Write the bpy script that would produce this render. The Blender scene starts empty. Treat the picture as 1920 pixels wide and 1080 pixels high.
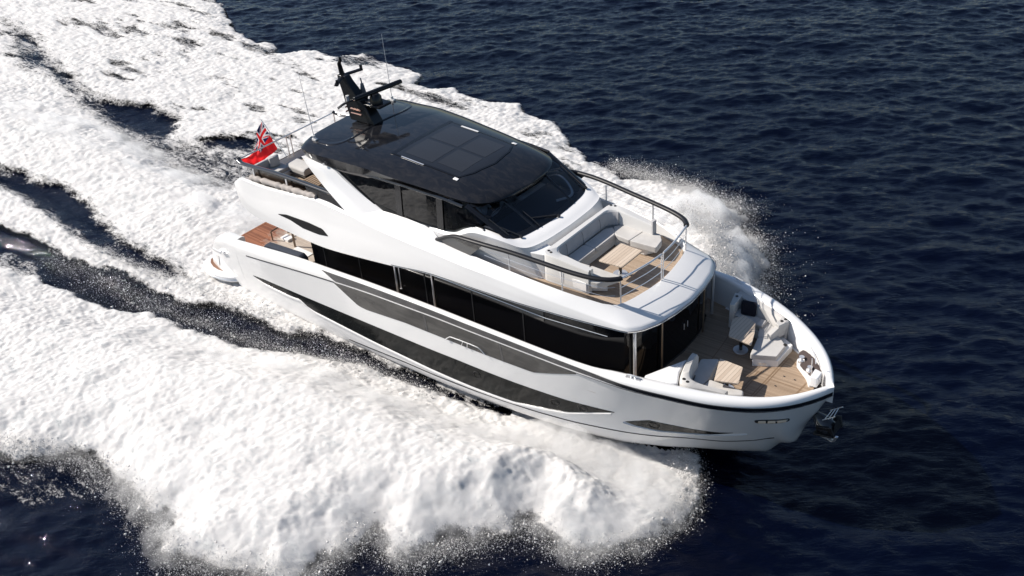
import bpy, bmesh, math, random
import numpy as np
from mathutils import Vector, Matrix
R_ = math.radians
sc = bpy.context.scene
# ------------------------------------------------------------------ camera
cam_d = bpy.data.cameras.new('camera'); cam = bpy.data.objects.new('camera', cam_d)
sc.collection.objects.link(cam); sc.camera = cam
cam_d.sensor_width = 36; cam_d.lens = 36 * 1935.17 / 1920
cam_d.clip_start = 0.5; cam_d.clip_end = 8000
_r = Vector((0.76794421, 0.63651487, -0.07148788))
_u = Vector((-0.31243985, 0.46968839, 0.82569617))
_b = Vector((0.55914492, -0.61175292, 0.55956708))
M = Matrix((( _r.x, _u.x, _b.x, 35.3385), (_r.y, _u.y, _b.y, -22.7281), (_r.z, _u.z, _b.z, 23.8159), (0, 0, 0, 1)))
cam.matrix_world = M
# ------------------------------------------------------------------ world, sun, exposure
SUN_AZ, SUN_EL = 26.0, 39.0       # azimuth the light travels towards, elevation
w = bpy.data.worlds.new('World'); sc.world = w; w.use_nodes = True
nt = w.node_tree
sky = nt.nodes.new('ShaderNodeTexSky'); sky.sky_type = 'NISHITA'; sky.sun_disc = False
sky.sun_elevation = R_(SUN_EL); sky.sun_rotation = R_(270 - SUN_AZ); sky.air_density = 1.0; sky.dust_density = .6; sky.ozone_density = 1.8
bg = nt.nodes['Background']; bg.inputs[1].default_value = 0.075
nt.links.new(sky.outputs[0], bg.inputs[0])
sd = bpy.data.lights.new('sun', 'SUN'); sd.energy = 4.8; sd.angle = R_(0.53); sd.color = (1.0, 0.935, 0.855)
sun = bpy.data.objects.new('sun', sd); sc.collection.objects.link(sun)
_d = Vector((math.cos(R_(SUN_AZ)) * math.cos(R_(SUN_EL)), math.sin(R_(SUN_AZ)) * math.cos(R_(SUN_EL)), -math.sin(R_(SUN_EL))))
sun.rotation_euler = _d.to_track_quat('-Z', 'Y').to_euler()
sun.location = (-30, -10, 40)
sc.view_settings.view_transform = 'Standard'; sc.view_settings.look = 'None'
sc.view_settings.exposure = 0.48; sc.view_settings.gamma = 1.0
sc.cycles.use_denoising = True
sc.cycles.max_bounces = 10; sc.cycles.volume_bounces = 6; sc.cycles.diffuse_bounces = 5; sc.cycles.transparent_max_bounces = 16
# ------------------------------------------------------------------ materials
def mat(name, col=(.8, .8, .8), rough=.5, metal=0., coat=0., spec=None):
    m = bpy.data.materials.new(name); m.use_nodes = True
    b = m.node_tree.nodes['Principled BSDF']
    b.inputs['Base Color'].default_value = (*col, 1); b.inputs['Roughness'].default_value = rough
    b.inputs['Metallic'].default_value = metal
    if coat: b.inputs['Coat Weight'].default_value = coat; b.inputs['Coat Roughness'].default_value = .04
    if spec is not None: b.inputs['Specular IOR Level'].default_value = spec
    return m
class NT:
    def __init__(s, m): s.t = m.node_tree; s.b = s.t.nodes['Principled BSDF']
    def n(s, kind, **kw):
        nd = s.t.nodes.new('ShaderNode' + kind)
        for k, v in kw.items():
            if k[0] == '_': nd.inputs[int(k[1:])].default_value = v
            else: setattr(nd, k, v)
        return nd
    def l(s, a, b): s.t.links.new(a, b)
    def math(s, op, a, b=None, clamp=False):
        nd = s.t.nodes.new('ShaderNodeMath'); nd.operation = op; nd.use_clamp = clamp
        for i, v in enumerate((a, b)):
            if v is None: continue
            if isinstance(v, (int, float)): nd.inputs[i].default_value = v
            else: s.l(v, nd.inputs[i])
        return nd.outputs[0]
    def pos(s): return s.n('NewGeometry').outputs['Position']
    def noise(s, vec, scale, detail=3, rough=.55, dist=0):
        nd = s.n('TexNoise'); nd.inputs['Scale'].default_value = scale; nd.inputs['Detail'].default_value = detail
        nd.inputs['Roughness'].default_value = rough; nd.inputs['Distortion'].default_value = dist
        s.l(vec, nd.inputs['Vector']); return nd.outputs[0]
    def scale(s, vec, v):
        nd = s.n('VectorMath', operation='MULTIPLY'); s.l(vec, nd.inputs[0]); nd.inputs[1].default_value = v; return nd.outputs[0]
    def ramp(s, fac, *stops):
        nd = s.n('ValToRGB'); el = nd.color_ramp.elements
        while len(el) < len(stops): el.new(.5)
        for e, (p, c) in zip(el, stops): e.position = p; e.color = (*c, 1) if len(c) == 3 else c
        s.l(fac, nd.inputs[0]); return nd.outputs[0]
    def bump(s, h, strength=.3, dist=.02):
        nd = s.n('Bump'); nd.inputs['Strength'].default_value = strength; nd.inputs['Distance'].default_value = dist
        s.l(h, nd.inputs['Height']); s.l(nd.outputs[0], s.b.inputs['Normal'])
        return nd.outputs[0]
# ------------------------------------------------------------------ numpy noise
rng = np.random.default_rng(7)
_LAT = rng.random((256, 256)).astype(np.float32)
def vnoise(x, y):
    xi = np.floor(x).astype(np.int64); yi = np.floor(y).astype(np.int64)
    fx = (x - xi).astype(np.float32); fy = (y - yi).astype(np.float32)
    fx = fx * fx * fx * (fx * (fx * 6 - 15) + 10); fy = fy * fy * fy * (fy * (fy * 6 - 15) + 10)
    a = _LAT[xi & 255, yi & 255]; b = _LAT[(xi + 1) & 255, yi & 255]
    c = _LAT[xi & 255, (yi + 1) & 255]; d = _LAT[(xi + 1) & 255, (yi + 1) & 255]
    return (a * (1 - fx) + b * fx) * (1 - fy) + (c * (1 - fx) + d * fx) * fy
def fbm(x, y, f=1., octs=5, gain=.5, billow=False):
    s = 0; a = 1.; t = 0
    for i in range(octs):
        ca, sa = math.cos(1.1 * i + .3), math.sin(1.1 * i + .3)
        n = vnoise((x * ca - y * sa) * f + 17.3 * i, (x * sa + y * ca) * f + 9.1 * i) * 2 - 1
        if billow: n = np.abs(n) * 2 - .62
        s = s + a * n; t += a; a *= gain; f *= 2.03
    return s / t
def sdist(poly, X, Y):
    """signed distance to a closed polygon: positive inside"""
    P = np.array(poly, np.float32); n = len(P)
    best = np.full(X.shape, 1e9, np.float32); ins = np.zeros(X.shape, bool)
    for i in range(n):
        ax, ay = P[i]; bx, by = P[(i + 1) % n]
        dx, dy = bx - ax, by - ay
        t = np.clip(((X - ax) * dx + (Y - ay) * dy) / max(dx * dx + dy * dy, 1e-9), 0, 1)
        best = np.minimum(best, (X - ax - t * dx) ** 2 + (Y - ay - t * dy) ** 2)
        if ay != by:
            ins ^= ((ay > Y) != (by > Y)) & (X < (bx - ax) * (Y - ay) / (by - ay) + ax)
    d = np.sqrt(best); return np.where(ins, d, -d)
def sstep(a, b, x):
    t = np.clip((x - a) / (b - a), 0, 1); return t * t * (3 - 2 * t)
def grid_object(name, xs, ys, Z, mask=None, attr=None, material=None):
    nx, ny = len(xs), len(ys)
    XX, YY = np.meshgrid(xs, ys, indexing='ij')
    co = np.stack([XX, YY, Z], -1).reshape(-1, 3).astype(np.float32)
    i = np.arange(nx * ny, dtype=np.int32).reshape(nx, ny)
    q = np.stack([i[:-1, :-1], i[1:, :-1], i[1:, 1:], i[:-1, 1:]], -1).reshape(-1, 4)
    if mask is not None:
        mk = mask[:-1, :-1] | mask[1:, :-1] | mask[1:, 1:] | mask[:-1, 1:]
        q = q[mk.reshape(-1)]
        used = np.zeros(nx * ny, bool); used[q.reshape(-1)] = True
        re = np.cumsum(used) - 1; q = re[q].astype(np.int32); co = co[used]
        if attr is not None: attr = {k: v.reshape(-1)[used] for k, v in attr.items()}
    me = bpy.data.meshes.new(name)
    me.vertices.add(len(co)); me.vertices.foreach_set('co', co.reshape(-1))
    me.loops.add(len(q) * 4); me.loops.foreach_set('vertex_index', q.reshape(-1))
    me.polygons.add(len(q)); me.polygons.foreach_set('loop_start', np.arange(0, len(q) * 4, 4, dtype=np.int32))
    me.update(calc_edges=True)
    me.polygons.foreach_set('use_smooth', np.ones(len(q), bool))
    if attr is not None:
        for k, v in attr.items():
            a = me.attributes.new(k, 'FLOAT', 'POINT'); a.data.foreach_set('value', v.reshape(-1).astype(np.float32))
    if material: me.materials.append(material)
    o = bpy.data.objects.new(name, me); sc.collection.objects.link(o); return o
# ------------------------------------------------------------------ sea
# open sea from a directional wave spectrum, two tiles of different size and heading
def fft_tile(n, L, wind, lo, hi, seed, spread=2):
    k1 = np.fft.fftfreq(n, L / n) * 2 * math.pi
    kx, ky = np.meshgrid(k1, k1, indexing='ij'); k = np.hypot(kx, ky); k[0, 0] = 1
    c = (kx * math.cos(wind) + ky * math.sin(wind)) / k
    P = k ** -3.6 * (np.abs(c) ** spread + .06) * (k > lo) * (k < hi); P[0, 0] = 0
    r = np.random.default_rng(seed); ph = r.normal(size=(n, n)) + 1j * r.normal(size=(n, n))
    h = np.real(np.fft.ifft2(np.sqrt(P) * ph)); return (h / h.std()).astype(np.float32)
T1 = fft_tile(512, 46.0, R_(126), .55, 30, 3, 8); T2 = fft_tile(512, 23.7, R_(136), 1.6, 60, 5, 6)
def tile(T, L, x, y, rot):
    c, s = math.cos(rot), math.sin(rot); n = T.shape[0]
    u = (x * c - y * s) / L * n; v = (x * s + y * c) / L * n
    ui = np.floor(u).astype(np.int64); vi = np.floor(v).astype(np.int64); fu = u - ui; fv = v - vi
    g = lambda a, b: T[a % n, b % n]
    return (g(ui, vi) * (1 - fu) + g(ui + 1, vi) * fu) * (1 - fv) + (g(ui, vi + 1) * (1 - fu) + g(ui + 1, vi + 1) * fu) * fv
P_outer=[(22.5,-0.6),(23.1,-0.7),(23.3,-1.0),(23.7,-1.7),(23.7,-2.1),(23.9,-2.4),(24.1,-3.0),(24.1,-3.4),(24.2,-3.7),(23.8,-4.4),(23.6,-5.2),(23.1,-5.7),(23.1,-6.0),(22.6,-6.5),(22.3,-6.9),(21.9,-7.0),(21.4,-6.7),(20.7,-6.6),(20.3,-6.4),(20.0,-6.9),(19.9,-7.3),(19.4,-7.5),(19.4,-8.0),(18.8,-8.4),(18.6,-9.0),(18.4,-9.6),(18.2,-10.0),(17.8,-10.1),(17.0,-9.5),(16.5,-9.4),(16.5,-9.9),(16.8,-10.6),(16.4,-10.7),(16.1,-10.9),(16.4,-11.7),(16.5,-12.2),(15.6,-12.9),(14.7,-12.9),(13.3,-13.8),(12.7,-14.0),(12.0,-14.2),(11.4,-14.1),(11.0,-13.3),(10.5,-13.2),(9.9,-13.6),(8.5,-13.2),(7.3,-12.8),(6.7,-12.7),(5.9,-12.8),(5.2,-13.5),(4.6,-14.2),(3.7,-14.7),(1.5,-15.9),(-31.4,-1.4),(-85.8,23.6),(-50.6,32.4),(-35.7,23.0),(-31.1,20.7),(-29.0,20.5),(-28.3,19.6),(-27.4,18.6),(-26.2,18.2),(-25.5,17.4),(-23.6,16.9),(-23.0,16.3),(-20.8,16.6),(-19.4,16.3),(-18.9,15.7),(-18.2,16.3),(-14.7,17.5),(-12.5,18.6),(-10.8,18.1),(-9.5,18.3),(-7.4,17.6),(-7.1,16.7),(-5.5,17.0),(-4.4,17.7),(-3.3,17.0),(-0.9,17.3),(0.4,17.6),(1.5,17.2),(4.0,16.3),(4.5,16.0),(7.5,14.2),(8.5,14.3),(9.2,14.3),(9.7,13.8),(9.9,13.4),(11.0,13.9),(12.0,14.3),(13.2,14.1),(14.0,14.2),(15.0,14.0),(16.2,13.5),(16.9,13.2),(17.1,12.1),(17.0,11.5),(17.9,11.8),(18.6,11.6),(18.6,11.1),(19.2,10.8),(19.3,10.3),(19.2,9.8),(19.6,9.2),(19.7,8.9),(20.2,8.1),(22.5,2.0),(23.0,-0.5)]
P_D1=[(-41.7,9.5),(-35.0,6.8),(-32.3,6.2),(-27.6,5.5),(-22.8,4.5),(-19.9,3.9),(-16.5,2.9),(-13.0,2.3),(-10.0,2.0),(-7.0,2.0),(-5.7,2.4),(-5.8,3.7),(-7.9,5.4),(-8.9,4.6),(-11.0,4.5),(-13.0,4.0),(-14.0,5.0),(-15.6,5.9),(-18.4,6.0),(-20.3,5.4),(-22.2,4.9),(-25.1,5.6),(-30.5,6.9),(-34.6,8.2),(-38.7,9.1)]
P_D1c=[(-22.5,5.0),(-19.9,4.2),(-17.4,3.7),(-15.8,4.2),(-14.2,4.3),(-14.2,4.9),(-15.4,5.8),(-18.3,5.9),(-20.5,5.5)]
P_D1d=[(-11.7,4.9),(-9.6,4.9),(-8.1,5.3),(-8.9,6.3),(-10.1,5.8),(-11.0,5.5)]
P_D2=[(-26.7,-4.6),(-19.8,-4.8),(-16.5,-4.5),(-14.7,-4.5),(-12.6,-4.7),(-10.6,-4.8),(-8.3,-5.0),(-6.3,-5.0),(-4.3,-4.9),(-2.9,-4.7),(-1.1,-4.3),(-0.4,-4.1),(-1.6,-3.9),(-3.6,-4.0),(-5.2,-4.0),(-6.7,-3.9),(-8.1,-3.4),(-10.0,-3.1),(-12.0,-2.8),(-13.4,-2.7),(-15.3,-2.9),(-17.0,-3.1),(-18.6,-3.4),(-22.2,-3.6),(-29.3,-3.4)]
P_D3=[(-16.4,-6.5),(-13.2,-6.3),(-11.2,-6.0),(-9.0,-5.7),(-7.4,-5.8),(-6.4,-5.7),(-4.9,-5.4),(-3.8,-5.2),(-1.4,-5.0),(-0.3,-4.9),(0.6,-4.8),(1.6,-4.4),(2.4,-4.1),(4.5,-3.9),(6.1,-3.8),(6.6,-3.3),(6.5,-3.7),(7.2,-3.2),(8.8,-3.3),(10.3,-3.3),(11.7,-3.3),(13.7,-3.3),(14.9,-3.1),(16.5,-2.8),(15.5,-3.1),(14.4,-3.3),(13.2,-3.4),(11.4,-3.7),(10.0,-3.7),(8.2,-4.2),(7.1,-4.5),(5.5,-5.2),(5.5,-5.2),(3.9,-5.3),(2.1,-5.7),(0.9,-5.7),(0.0,-6.0),(-0.9,-6.6),(-2.1,-6.8),(-3.0,-7.0),(-4.4,-7.1),(-5.8,-7.4),(-6.7,-7.1),(-7.4,-6.7),(-8.0,-6.5),(-8.7,-6.8),(-9.8,-6.8),(-10.8,-7.5),(-12.2,-9.0)]
P_D3d=[(-8.3,-6.2),(-5.9,-5.9),(-3.3,-5.6),(-1.1,-5.2),(0.9,-5.0),(3.0,-4.6),(4.5,-4.4),(5.6,-4.8),(3.8,-5.2),(1.9,-5.6),(-0.1,-5.9),(-1.9,-6.5),(-4.3,-6.7),(-6.2,-7.0)]
P_M4=[(-12.3,-8.5),(-10.8,-7.5),(-9.8,-6.8),(-8.0,-6.5),(-6.7,-7.1),(-4.4,-7.1),(-6.0,-7.5),(-7.5,-8.4),(-8.8,-8.5),(-11.1,-9.1)]
P_SP=[(2.3,-15.7),(3.7,-14.7),(4.6,-14.2),(5.2,-13.5),(5.9,-12.8),(6.7,-12.7),(7.3,-12.8),(8.5,-13.2),(9.9,-13.6),(10.5,-13.2),(11.0,-13.3),(11.4,-14.1),(10.3,-14.4),(8.3,-14.4),(7.2,-14.7),(6.5,-15.6),(5.2,-15.9),(4.1,-16.6)]

def fields(X, Y):
    """foam cover 0..1, height of the wake, calmness of the open waves"""
    far = sstep(8, 40, -X)
    wx = fbm(X, Y, .9, 4) * .55 + fbm(X + 31, Y, .22, 3) * (.5 + .6 * far); wy = fbm(X + 50, Y - 20, .9, 4) * .55 + fbm(X, Y + 31, .22, 3) * (.5 + .6 * far)
    Xw, Yw = X + wx * .8, Y + wy * .8
    so = sdist(P_outer, Xw, Yw)
    cov = sstep(-.18, .45, so)
    n2 = fbm(X * 1.0, Y, 1.4, 5)
    def cut(poly, amt, a=-.25, b=.35, s=.35, sh=0.):
        nonlocal cov
        m = sstep(a, b, sdist(poly, X + wx * s, Y + sh + wy * s) + .22 * n2)
        cov = cov * (1 - amt * m); return m
    m1 = cut(P_D1, .50, -1.5, .8, sh=.3); m1c = cut(P_D1c, .80, -.8, .9, sh=.3); m1d = cut(P_D1d, .7, -.7, .4, sh=.2)
    m2 = cut(P_D2, .82, -.8, .8); m3 = cut(P_D3, .88, -.45, .15, .25, sh=.5 * sstep(13, 5, X)); m3d = cut(P_D3d, .8, -.4, .3, sh=.4)
    m4 = cut(P_M4, .5)
    ms = sstep(-.3, .4, sdist(P_SP, X + wx * .5, Y + wy * .5)); cov = np.maximum(cov, .34 * ms)
    lace = fbm(X * .28 + 9, Y, .9, 6, .62)
    pm = sstep(3.5, 6, Y) * sstep(16, 9, X)
    cov = cov * (1 - pm * (.52 * sstep(.0, .40, lace)))
    # heights
    star = sstep(-3.2, -5.0, Y) * sstep(-.1, 2.2, so)
    d3 = sdist(P_D3, X, Y + .5 * sstep(13, 5, X))
    amp = .30 + .85 * sstep(-14, 8, X) * (1 - sstep(20, 24.5, X))
    hs = star * amp * sstep(.5, 3.4, -d3) * (1 - .55 * sstep(-6, -13, Y))
    port = sstep(3.5, 5.5, Y) * sstep(-.1, 2.0, so)
    hp = port * (.22 + 1.1 * sstep(11, 18, X) * (1 - sstep(20, 22, X)) * (1 - .6 * sstep(9, 12, Y)))
    # ridge thrown up just behind the transom (centre of the wake)
    ridge = np.exp(-((Y + .45 * X * 0 - .0 + (X + 2) * -.015) / 2.7) ** 2) * sstep(-.2, -5, X) * sstep(-60, -6, X)
    hr = .55 * ridge * sstep(0, 1.2, sdist(P_outer, X, Y))
    tr = -.35 * sstep(-.3, .8, d3) - .2 * m1c - .2 * sstep(-.2, .6, sdist(P_D2, X, Y))
    h = hs + hp + hr * (1 - m1) + tr
    return cov, h, so, ms
fx = np.concatenate([np.arange(-62, -30, .17), np.arange(-30, -6, .1), np.arange(-6, 26, .06)])
fy = np.concatenate([np.arange(-20, -2.5, .06), np.arange(-2.5, 19.5, .08), np.arange(19.5, 34, .16)])
FX, FY = np.meshgrid(fx.astype(np.float32), fy.astype(np.float32), indexing='ij')
COV, HW, SO, MS = fields(FX, FY)
def open_waves(X, Y):
    a = tile(T1, 46.0, X, Y, .08) * .034; b = tile(T2, 23.7, X, Y, -.15) * .032
    c = tile(T2, 11.3, X, Y, .35) * .020; return a + b + c
def coarse(a, b, s, grow, far):
    out = [a]; 
    while out[-1] > -far: out.append(out[-1] - s); s *= grow
    o2 = [b]; s2 = .13
    while o2[-1] < far: o2.append(o2[-1] + s2); s2 *= grow
    return out[::-1][:-1], o2[1:]
l_, r_ = coarse(-52, 40, .16, 1.12, 3000); sx = np.array(l_ + list(np.arange(-52, 40, .12)) + r_)
l_, r_ = coarse(-20, 52, .16, 1.12, 3000); sy = np.array(l_ + list(np.arange(-20, 52, .12)) + r_)
SX, SY = np.meshgrid(sx.astype(np.float32), sy.astype(np.float32), indexing='ij')
near = (SX > -66) & (SX < 30) & (SY > -24) & (SY < 38)
c_, h_, s_, m_ = np.zeros_like(SX), np.zeros_like(SX), np.full_like(SX, -9), np.zeros_like(SX)
rr = fields(SX[near], SY[near])
for A, v in zip((c_, h_, s_, m_), rr): A[near] = v
calm = 1 - .35 * sstep(-.5, 1.5, s_)
fade = 1 - sstep(60, 400, np.hypot(SX, SY))
hull_in = (np.abs(SY) < 2.9) & (SX > 0.5) & (SX < 22.5)
sea_z = open_waves(SX, SY) * calm * fade + h_ - .02 - .25 * c_ * (s_ > 0)
sea_z = np.where(hull_in, np.minimum(sea_z, -.15), sea_z)
m_sea = mat('sea_water', (.004, .010, .026), .03); N = NT(m_sea)
mp = N.n('Mapping'); mp.inputs['Rotation'].default_value = (0, 0, R_(-40)); N.l(N.pos(), mp.inputs[0]); p = mp.outputs[0]
h1 = N.noise(N.scale(p, (.5, 1.6, 1)), 3.0, 7, .62, .5)
h2 = N.noise(N.scale(p, (.7, 1.6, 1)), 7.5, 5, .62, .3)
hh = N.math('ADD', N.math('MULTIPLY', h1, 1.0), N.math('MULTIPLY', h2, .30))
N.bump(hh, .9, .055)
N.b.inputs['Base Color'].default_value = (.0003, .0011, .0065, 1)
N.b.inputs['Specular Tint'].default_value = (.78, .80, 1.0, 1)
N.b.inputs['IOR'].default_value = 1.345
sea = grid_object('sea', sx, sy, sea_z, material=m_sea); sea['kind'] = 'structure'
# ------------------------------------------------------------------ foam
m_foam = mat('foam', (.8, .8, .8), .75); N = NT(m_foam)
N.b.inputs['Specular IOR Level'].default_value = .25
N.b.inputs['Subsurface Weight'].default_value = .65; N.b.inputs['Subsurface Radius'].default_value = (1, 1, 1); N.b.inputs['Subsurface Scale'].default_value = .10
p = N.pos(); at = N.n('Attribute', attribute_name='cover').outputs['Fac']
fs = N.noise(N.scale(p, (.30, 1.05, .3)), 2.6, 8, .70, .8)      # streaks drawn out along the wake
fn = N.noise(N.scale(p, (.8, 1, .4)), 7.0, 8, .70, .5)
fn2 = N.noise(p, 30, 4, .65)
mixn = N.math('ADD', N.math('ADD', N.math('MULTIPLY', fs, .42), N.math('MULTIPLY', fn, .36)), N.math('MULTIPLY', fn2, .22))
thr = N.math('SUBTRACT', 1.0, at)
al = N.math('MULTIPLY', N.math('SUBTRACT', N.math('ADD', N.math('MULTIPLY', N.math('SUBTRACT', mixn, .5), 2.8), .60), thr), 2.6, True)
N.l(al, N.b.inputs['Alpha'])
N.l(N.ramp(mixn, (.32, (.42, .455, .465)), (.50, (.615, .602, .59))), N.b.inputs['Base Color'])
N.bump(mixn, .8, .06)
so_at = N.n('Attribute', attribute_name='soft').outputs['Fac']
N.l(N.math('SUBTRACT', .8, N.math('MULTIPLY', so_at, .6)), [n for n in m_foam.node_tree.nodes if n.type == 'BUMP'][0].inputs['Strength'])
COVf = COV
streak = fbm(FX * .55 + FY * .45, (FY * .55 - FX * .45) * .28, 1.6, 5, .55)          # combed outwards, away from the hull
streakx = fbm(FX * .35, FY, 2.2, 5, .6)
lump = fbm(FX, FY, 1.15, 5, .55, True); fine = fbm(FX, FY, 4.2, 3, .55, True)
bow_s = sstep(-4, 6, FX) * sstep(-4.2, -6.0, FY)
soft = bow_s * .75
fine2 = fbm(FX * .8, FY, 7.5, 3, .6)
portf = sstep(3.0, 5.5, FY) * sstep(15, 11, FX)
lump = lump * (1 - .55 * portf)
thick = .04 + COVf * (.10 + (1 - soft) * (.040 * lump + .045 * fine + .045 * fine2 + .055 * streakx) + soft * (.06 * streak + .02 * lump + .02 * fine + .02 * fine2))
thick *= (1 + .35 * sstep(8, 30, -FX))
calmf = 1 - .35 * sstep(-.5, 1.5, SO)
FZ = open_waves(FX, FY) * calmf + HW + np.maximum(thick, .02)
hull_w = np.interp(FX, [1.5, 13, 16, 18.5, 20.7, 22, 23], [3.0, 3.0, 2.7, 2.3, 1.8, 1.3, .6])
keep = (COVf > .04) & ~((np.abs(FY) < hull_w) & (FX > 1.0) & (FX < 23.0))
foam = grid_object('wake_foam', fx, fy, FZ, keep, {'cover': COVf, 'soft': soft}, m_foam)
foam['kind'] = 'stuff'; foam['label'] = 'white churned foam of the wake and bow wave'; foam['category'] = 'foam'
# ------------------------------------------------------------------ spray droplets
def droplets(name, pts, size, label):
    n = len(pts); base = np.array([[0, 0, 1], [.94, 0, -.33], [-.47, .82, -.33], [-.47, -.82, -.33]], np.float32)
    s = size.reshape(-1, 1, 1).astype(np.float32)
    q = rng.normal(size=(n, 3, 3)).astype(np.float32); q, _ = np.linalg.qr(q)
    v = (np.einsum('kj,nji->nki', base, q) * s + pts[:, None, :].astype(np.float32)).reshape(-1, 3)
    f = np.array([[0, 1, 2], [0, 2, 3], [0, 3, 1], [1, 3, 2]], np.int32)
    F = (f[None] + (np.arange(n, dtype=np.int32) * 4)[:, None, None]).reshape(-1, 3)
    me = bpy.data.meshes.new(name)
    me.vertices.add(len(v)); me.vertices.foreach_set('co', v.reshape(-1))
    me.loops.add(len(F) * 3); me.loops.foreach_set('vertex_index', F.reshape(-1))
    me.polygons.add(len(F)); me.polygons.foreach_set('loop_start', np.arange(0, len(F) * 3, 3, dtype=np.int32))
    me.update(calc_edges=True); me.polygons.foreach_set('use_smooth', np.ones(len(F), bool))
    me.materials.append(m_drop)
    o = bpy.data.objects.new(name, me); sc.collection.objects.link(o)
    o['kind'] = 'stuff'; o['label'] = label; o['category'] = 'spray'; return o
m_drop = mat('spray', (.66, .65, .64), .5)
def zfoam(x, y):
    i = np.clip(np.searchsorted(fx, x), 0, len(fx) - 1); j = np.clip(np.searchsorted(fy, y), 0, len(fy) - 1)
    return FZ[i, j]
def edge_spray(line, n, out, up, spread, size, seed):
    """droplets around a polyline; out = unit direction the spray flies"""
    r = np.random.default_rng(seed); L = np.array(line, float)
    seg = np.hypot(*(L[1:] - L[:-1]).T); t = r.random(n) * seg.sum(); c = np.concatenate([[0], np.cumsum(seg)])
    k = np.clip(np.searchsorted(c, t) - 1, 0, len(seg) - 1); f = ((t - c[k]) / seg[k])[:, None]
    P = L[k] * (1 - f) + L[k + 1] * f
    e = r.exponential(spread, n) - spread * .9
    burst = .35 + 1.3 * vnoise(P[:, 0] * 1.3 + 5, P[:, 1] * 1.3)
    e *= burst
    D = np.array(out, float); D = D / np.linalg.norm(D)
    X = P[:, 0] + D[0] * e + r.normal(0, .25, n); Y = P[:, 1] + D[1] * e + r.normal(0, .25, n)
    z = zfoam(X, Y) + np.abs(r.normal(0, up, n)) * np.exp(-np.maximum(e, 0) * .5) * burst
    return np.stack([X, Y, z], 1), size * (0.35 + r.exponential(.45, n) ** 1.6)
sb = [(22.5, -1.2), (23.4, -2.0), (23.9, -3.2), (23.6, -5.0), (22.4, -6.6), (20.4, -6.6), (19.4, -8.0), (18.4, -9.8), (16.5, -9.6), (16.4, -11.9), (14.7, -12.9), (12.4, -14.0), (10.6, -13.3), (8, -13.1), (5.6, -13.2), (2, -15.4)]
A1, S1 = edge_spray(sb, 190000, (.35, -.9), .16, .20, .0065, 1)
A2, S2 = edge_spray([(-8, -6.6), (-3, -6.2), (2, -5.6), (6, -5.0), (11, -4.3)], 50000, (.1, -1), .10, .30, .007, 2)
A3, S3 = edge_spray([(-6, -5.2), (-1, -4.7), (4, -4.1), (7, -3.8), (11, -3.7), (14, -3.6)], 45000, (.1, -1), .10, .28, .007, 3)
droplets('starboard_bow_spray', np.concatenate([A1, A2, A3]), np.concatenate([S1, S2, S3]), 'droplets flying off the starboard bow wave')
pb = [(9, 14.1), (13, 13.8), (16.6, 13.2), (17.2, 11.8), (18.6, 11.2), (19.3, 9.6), (20.2, 8.0), (21.6, 4.5), (22.4, 2.2)]
B1, U1 = edge_spray(pb, 150000, (.45, .9), .30, .24, .007, 4)
B2, U2 = edge_spray([(22, 2.6), (20, 6.5), (18, 9), (15, 11)], 150000, (.3, .9), .50, .6, .007, 6)
droplets('port_bow_spray', np.concatenate([B1, B2]), np.concatenate([U1, U2]), 'droplets flying off the port bow wave beyond the deck')
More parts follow.
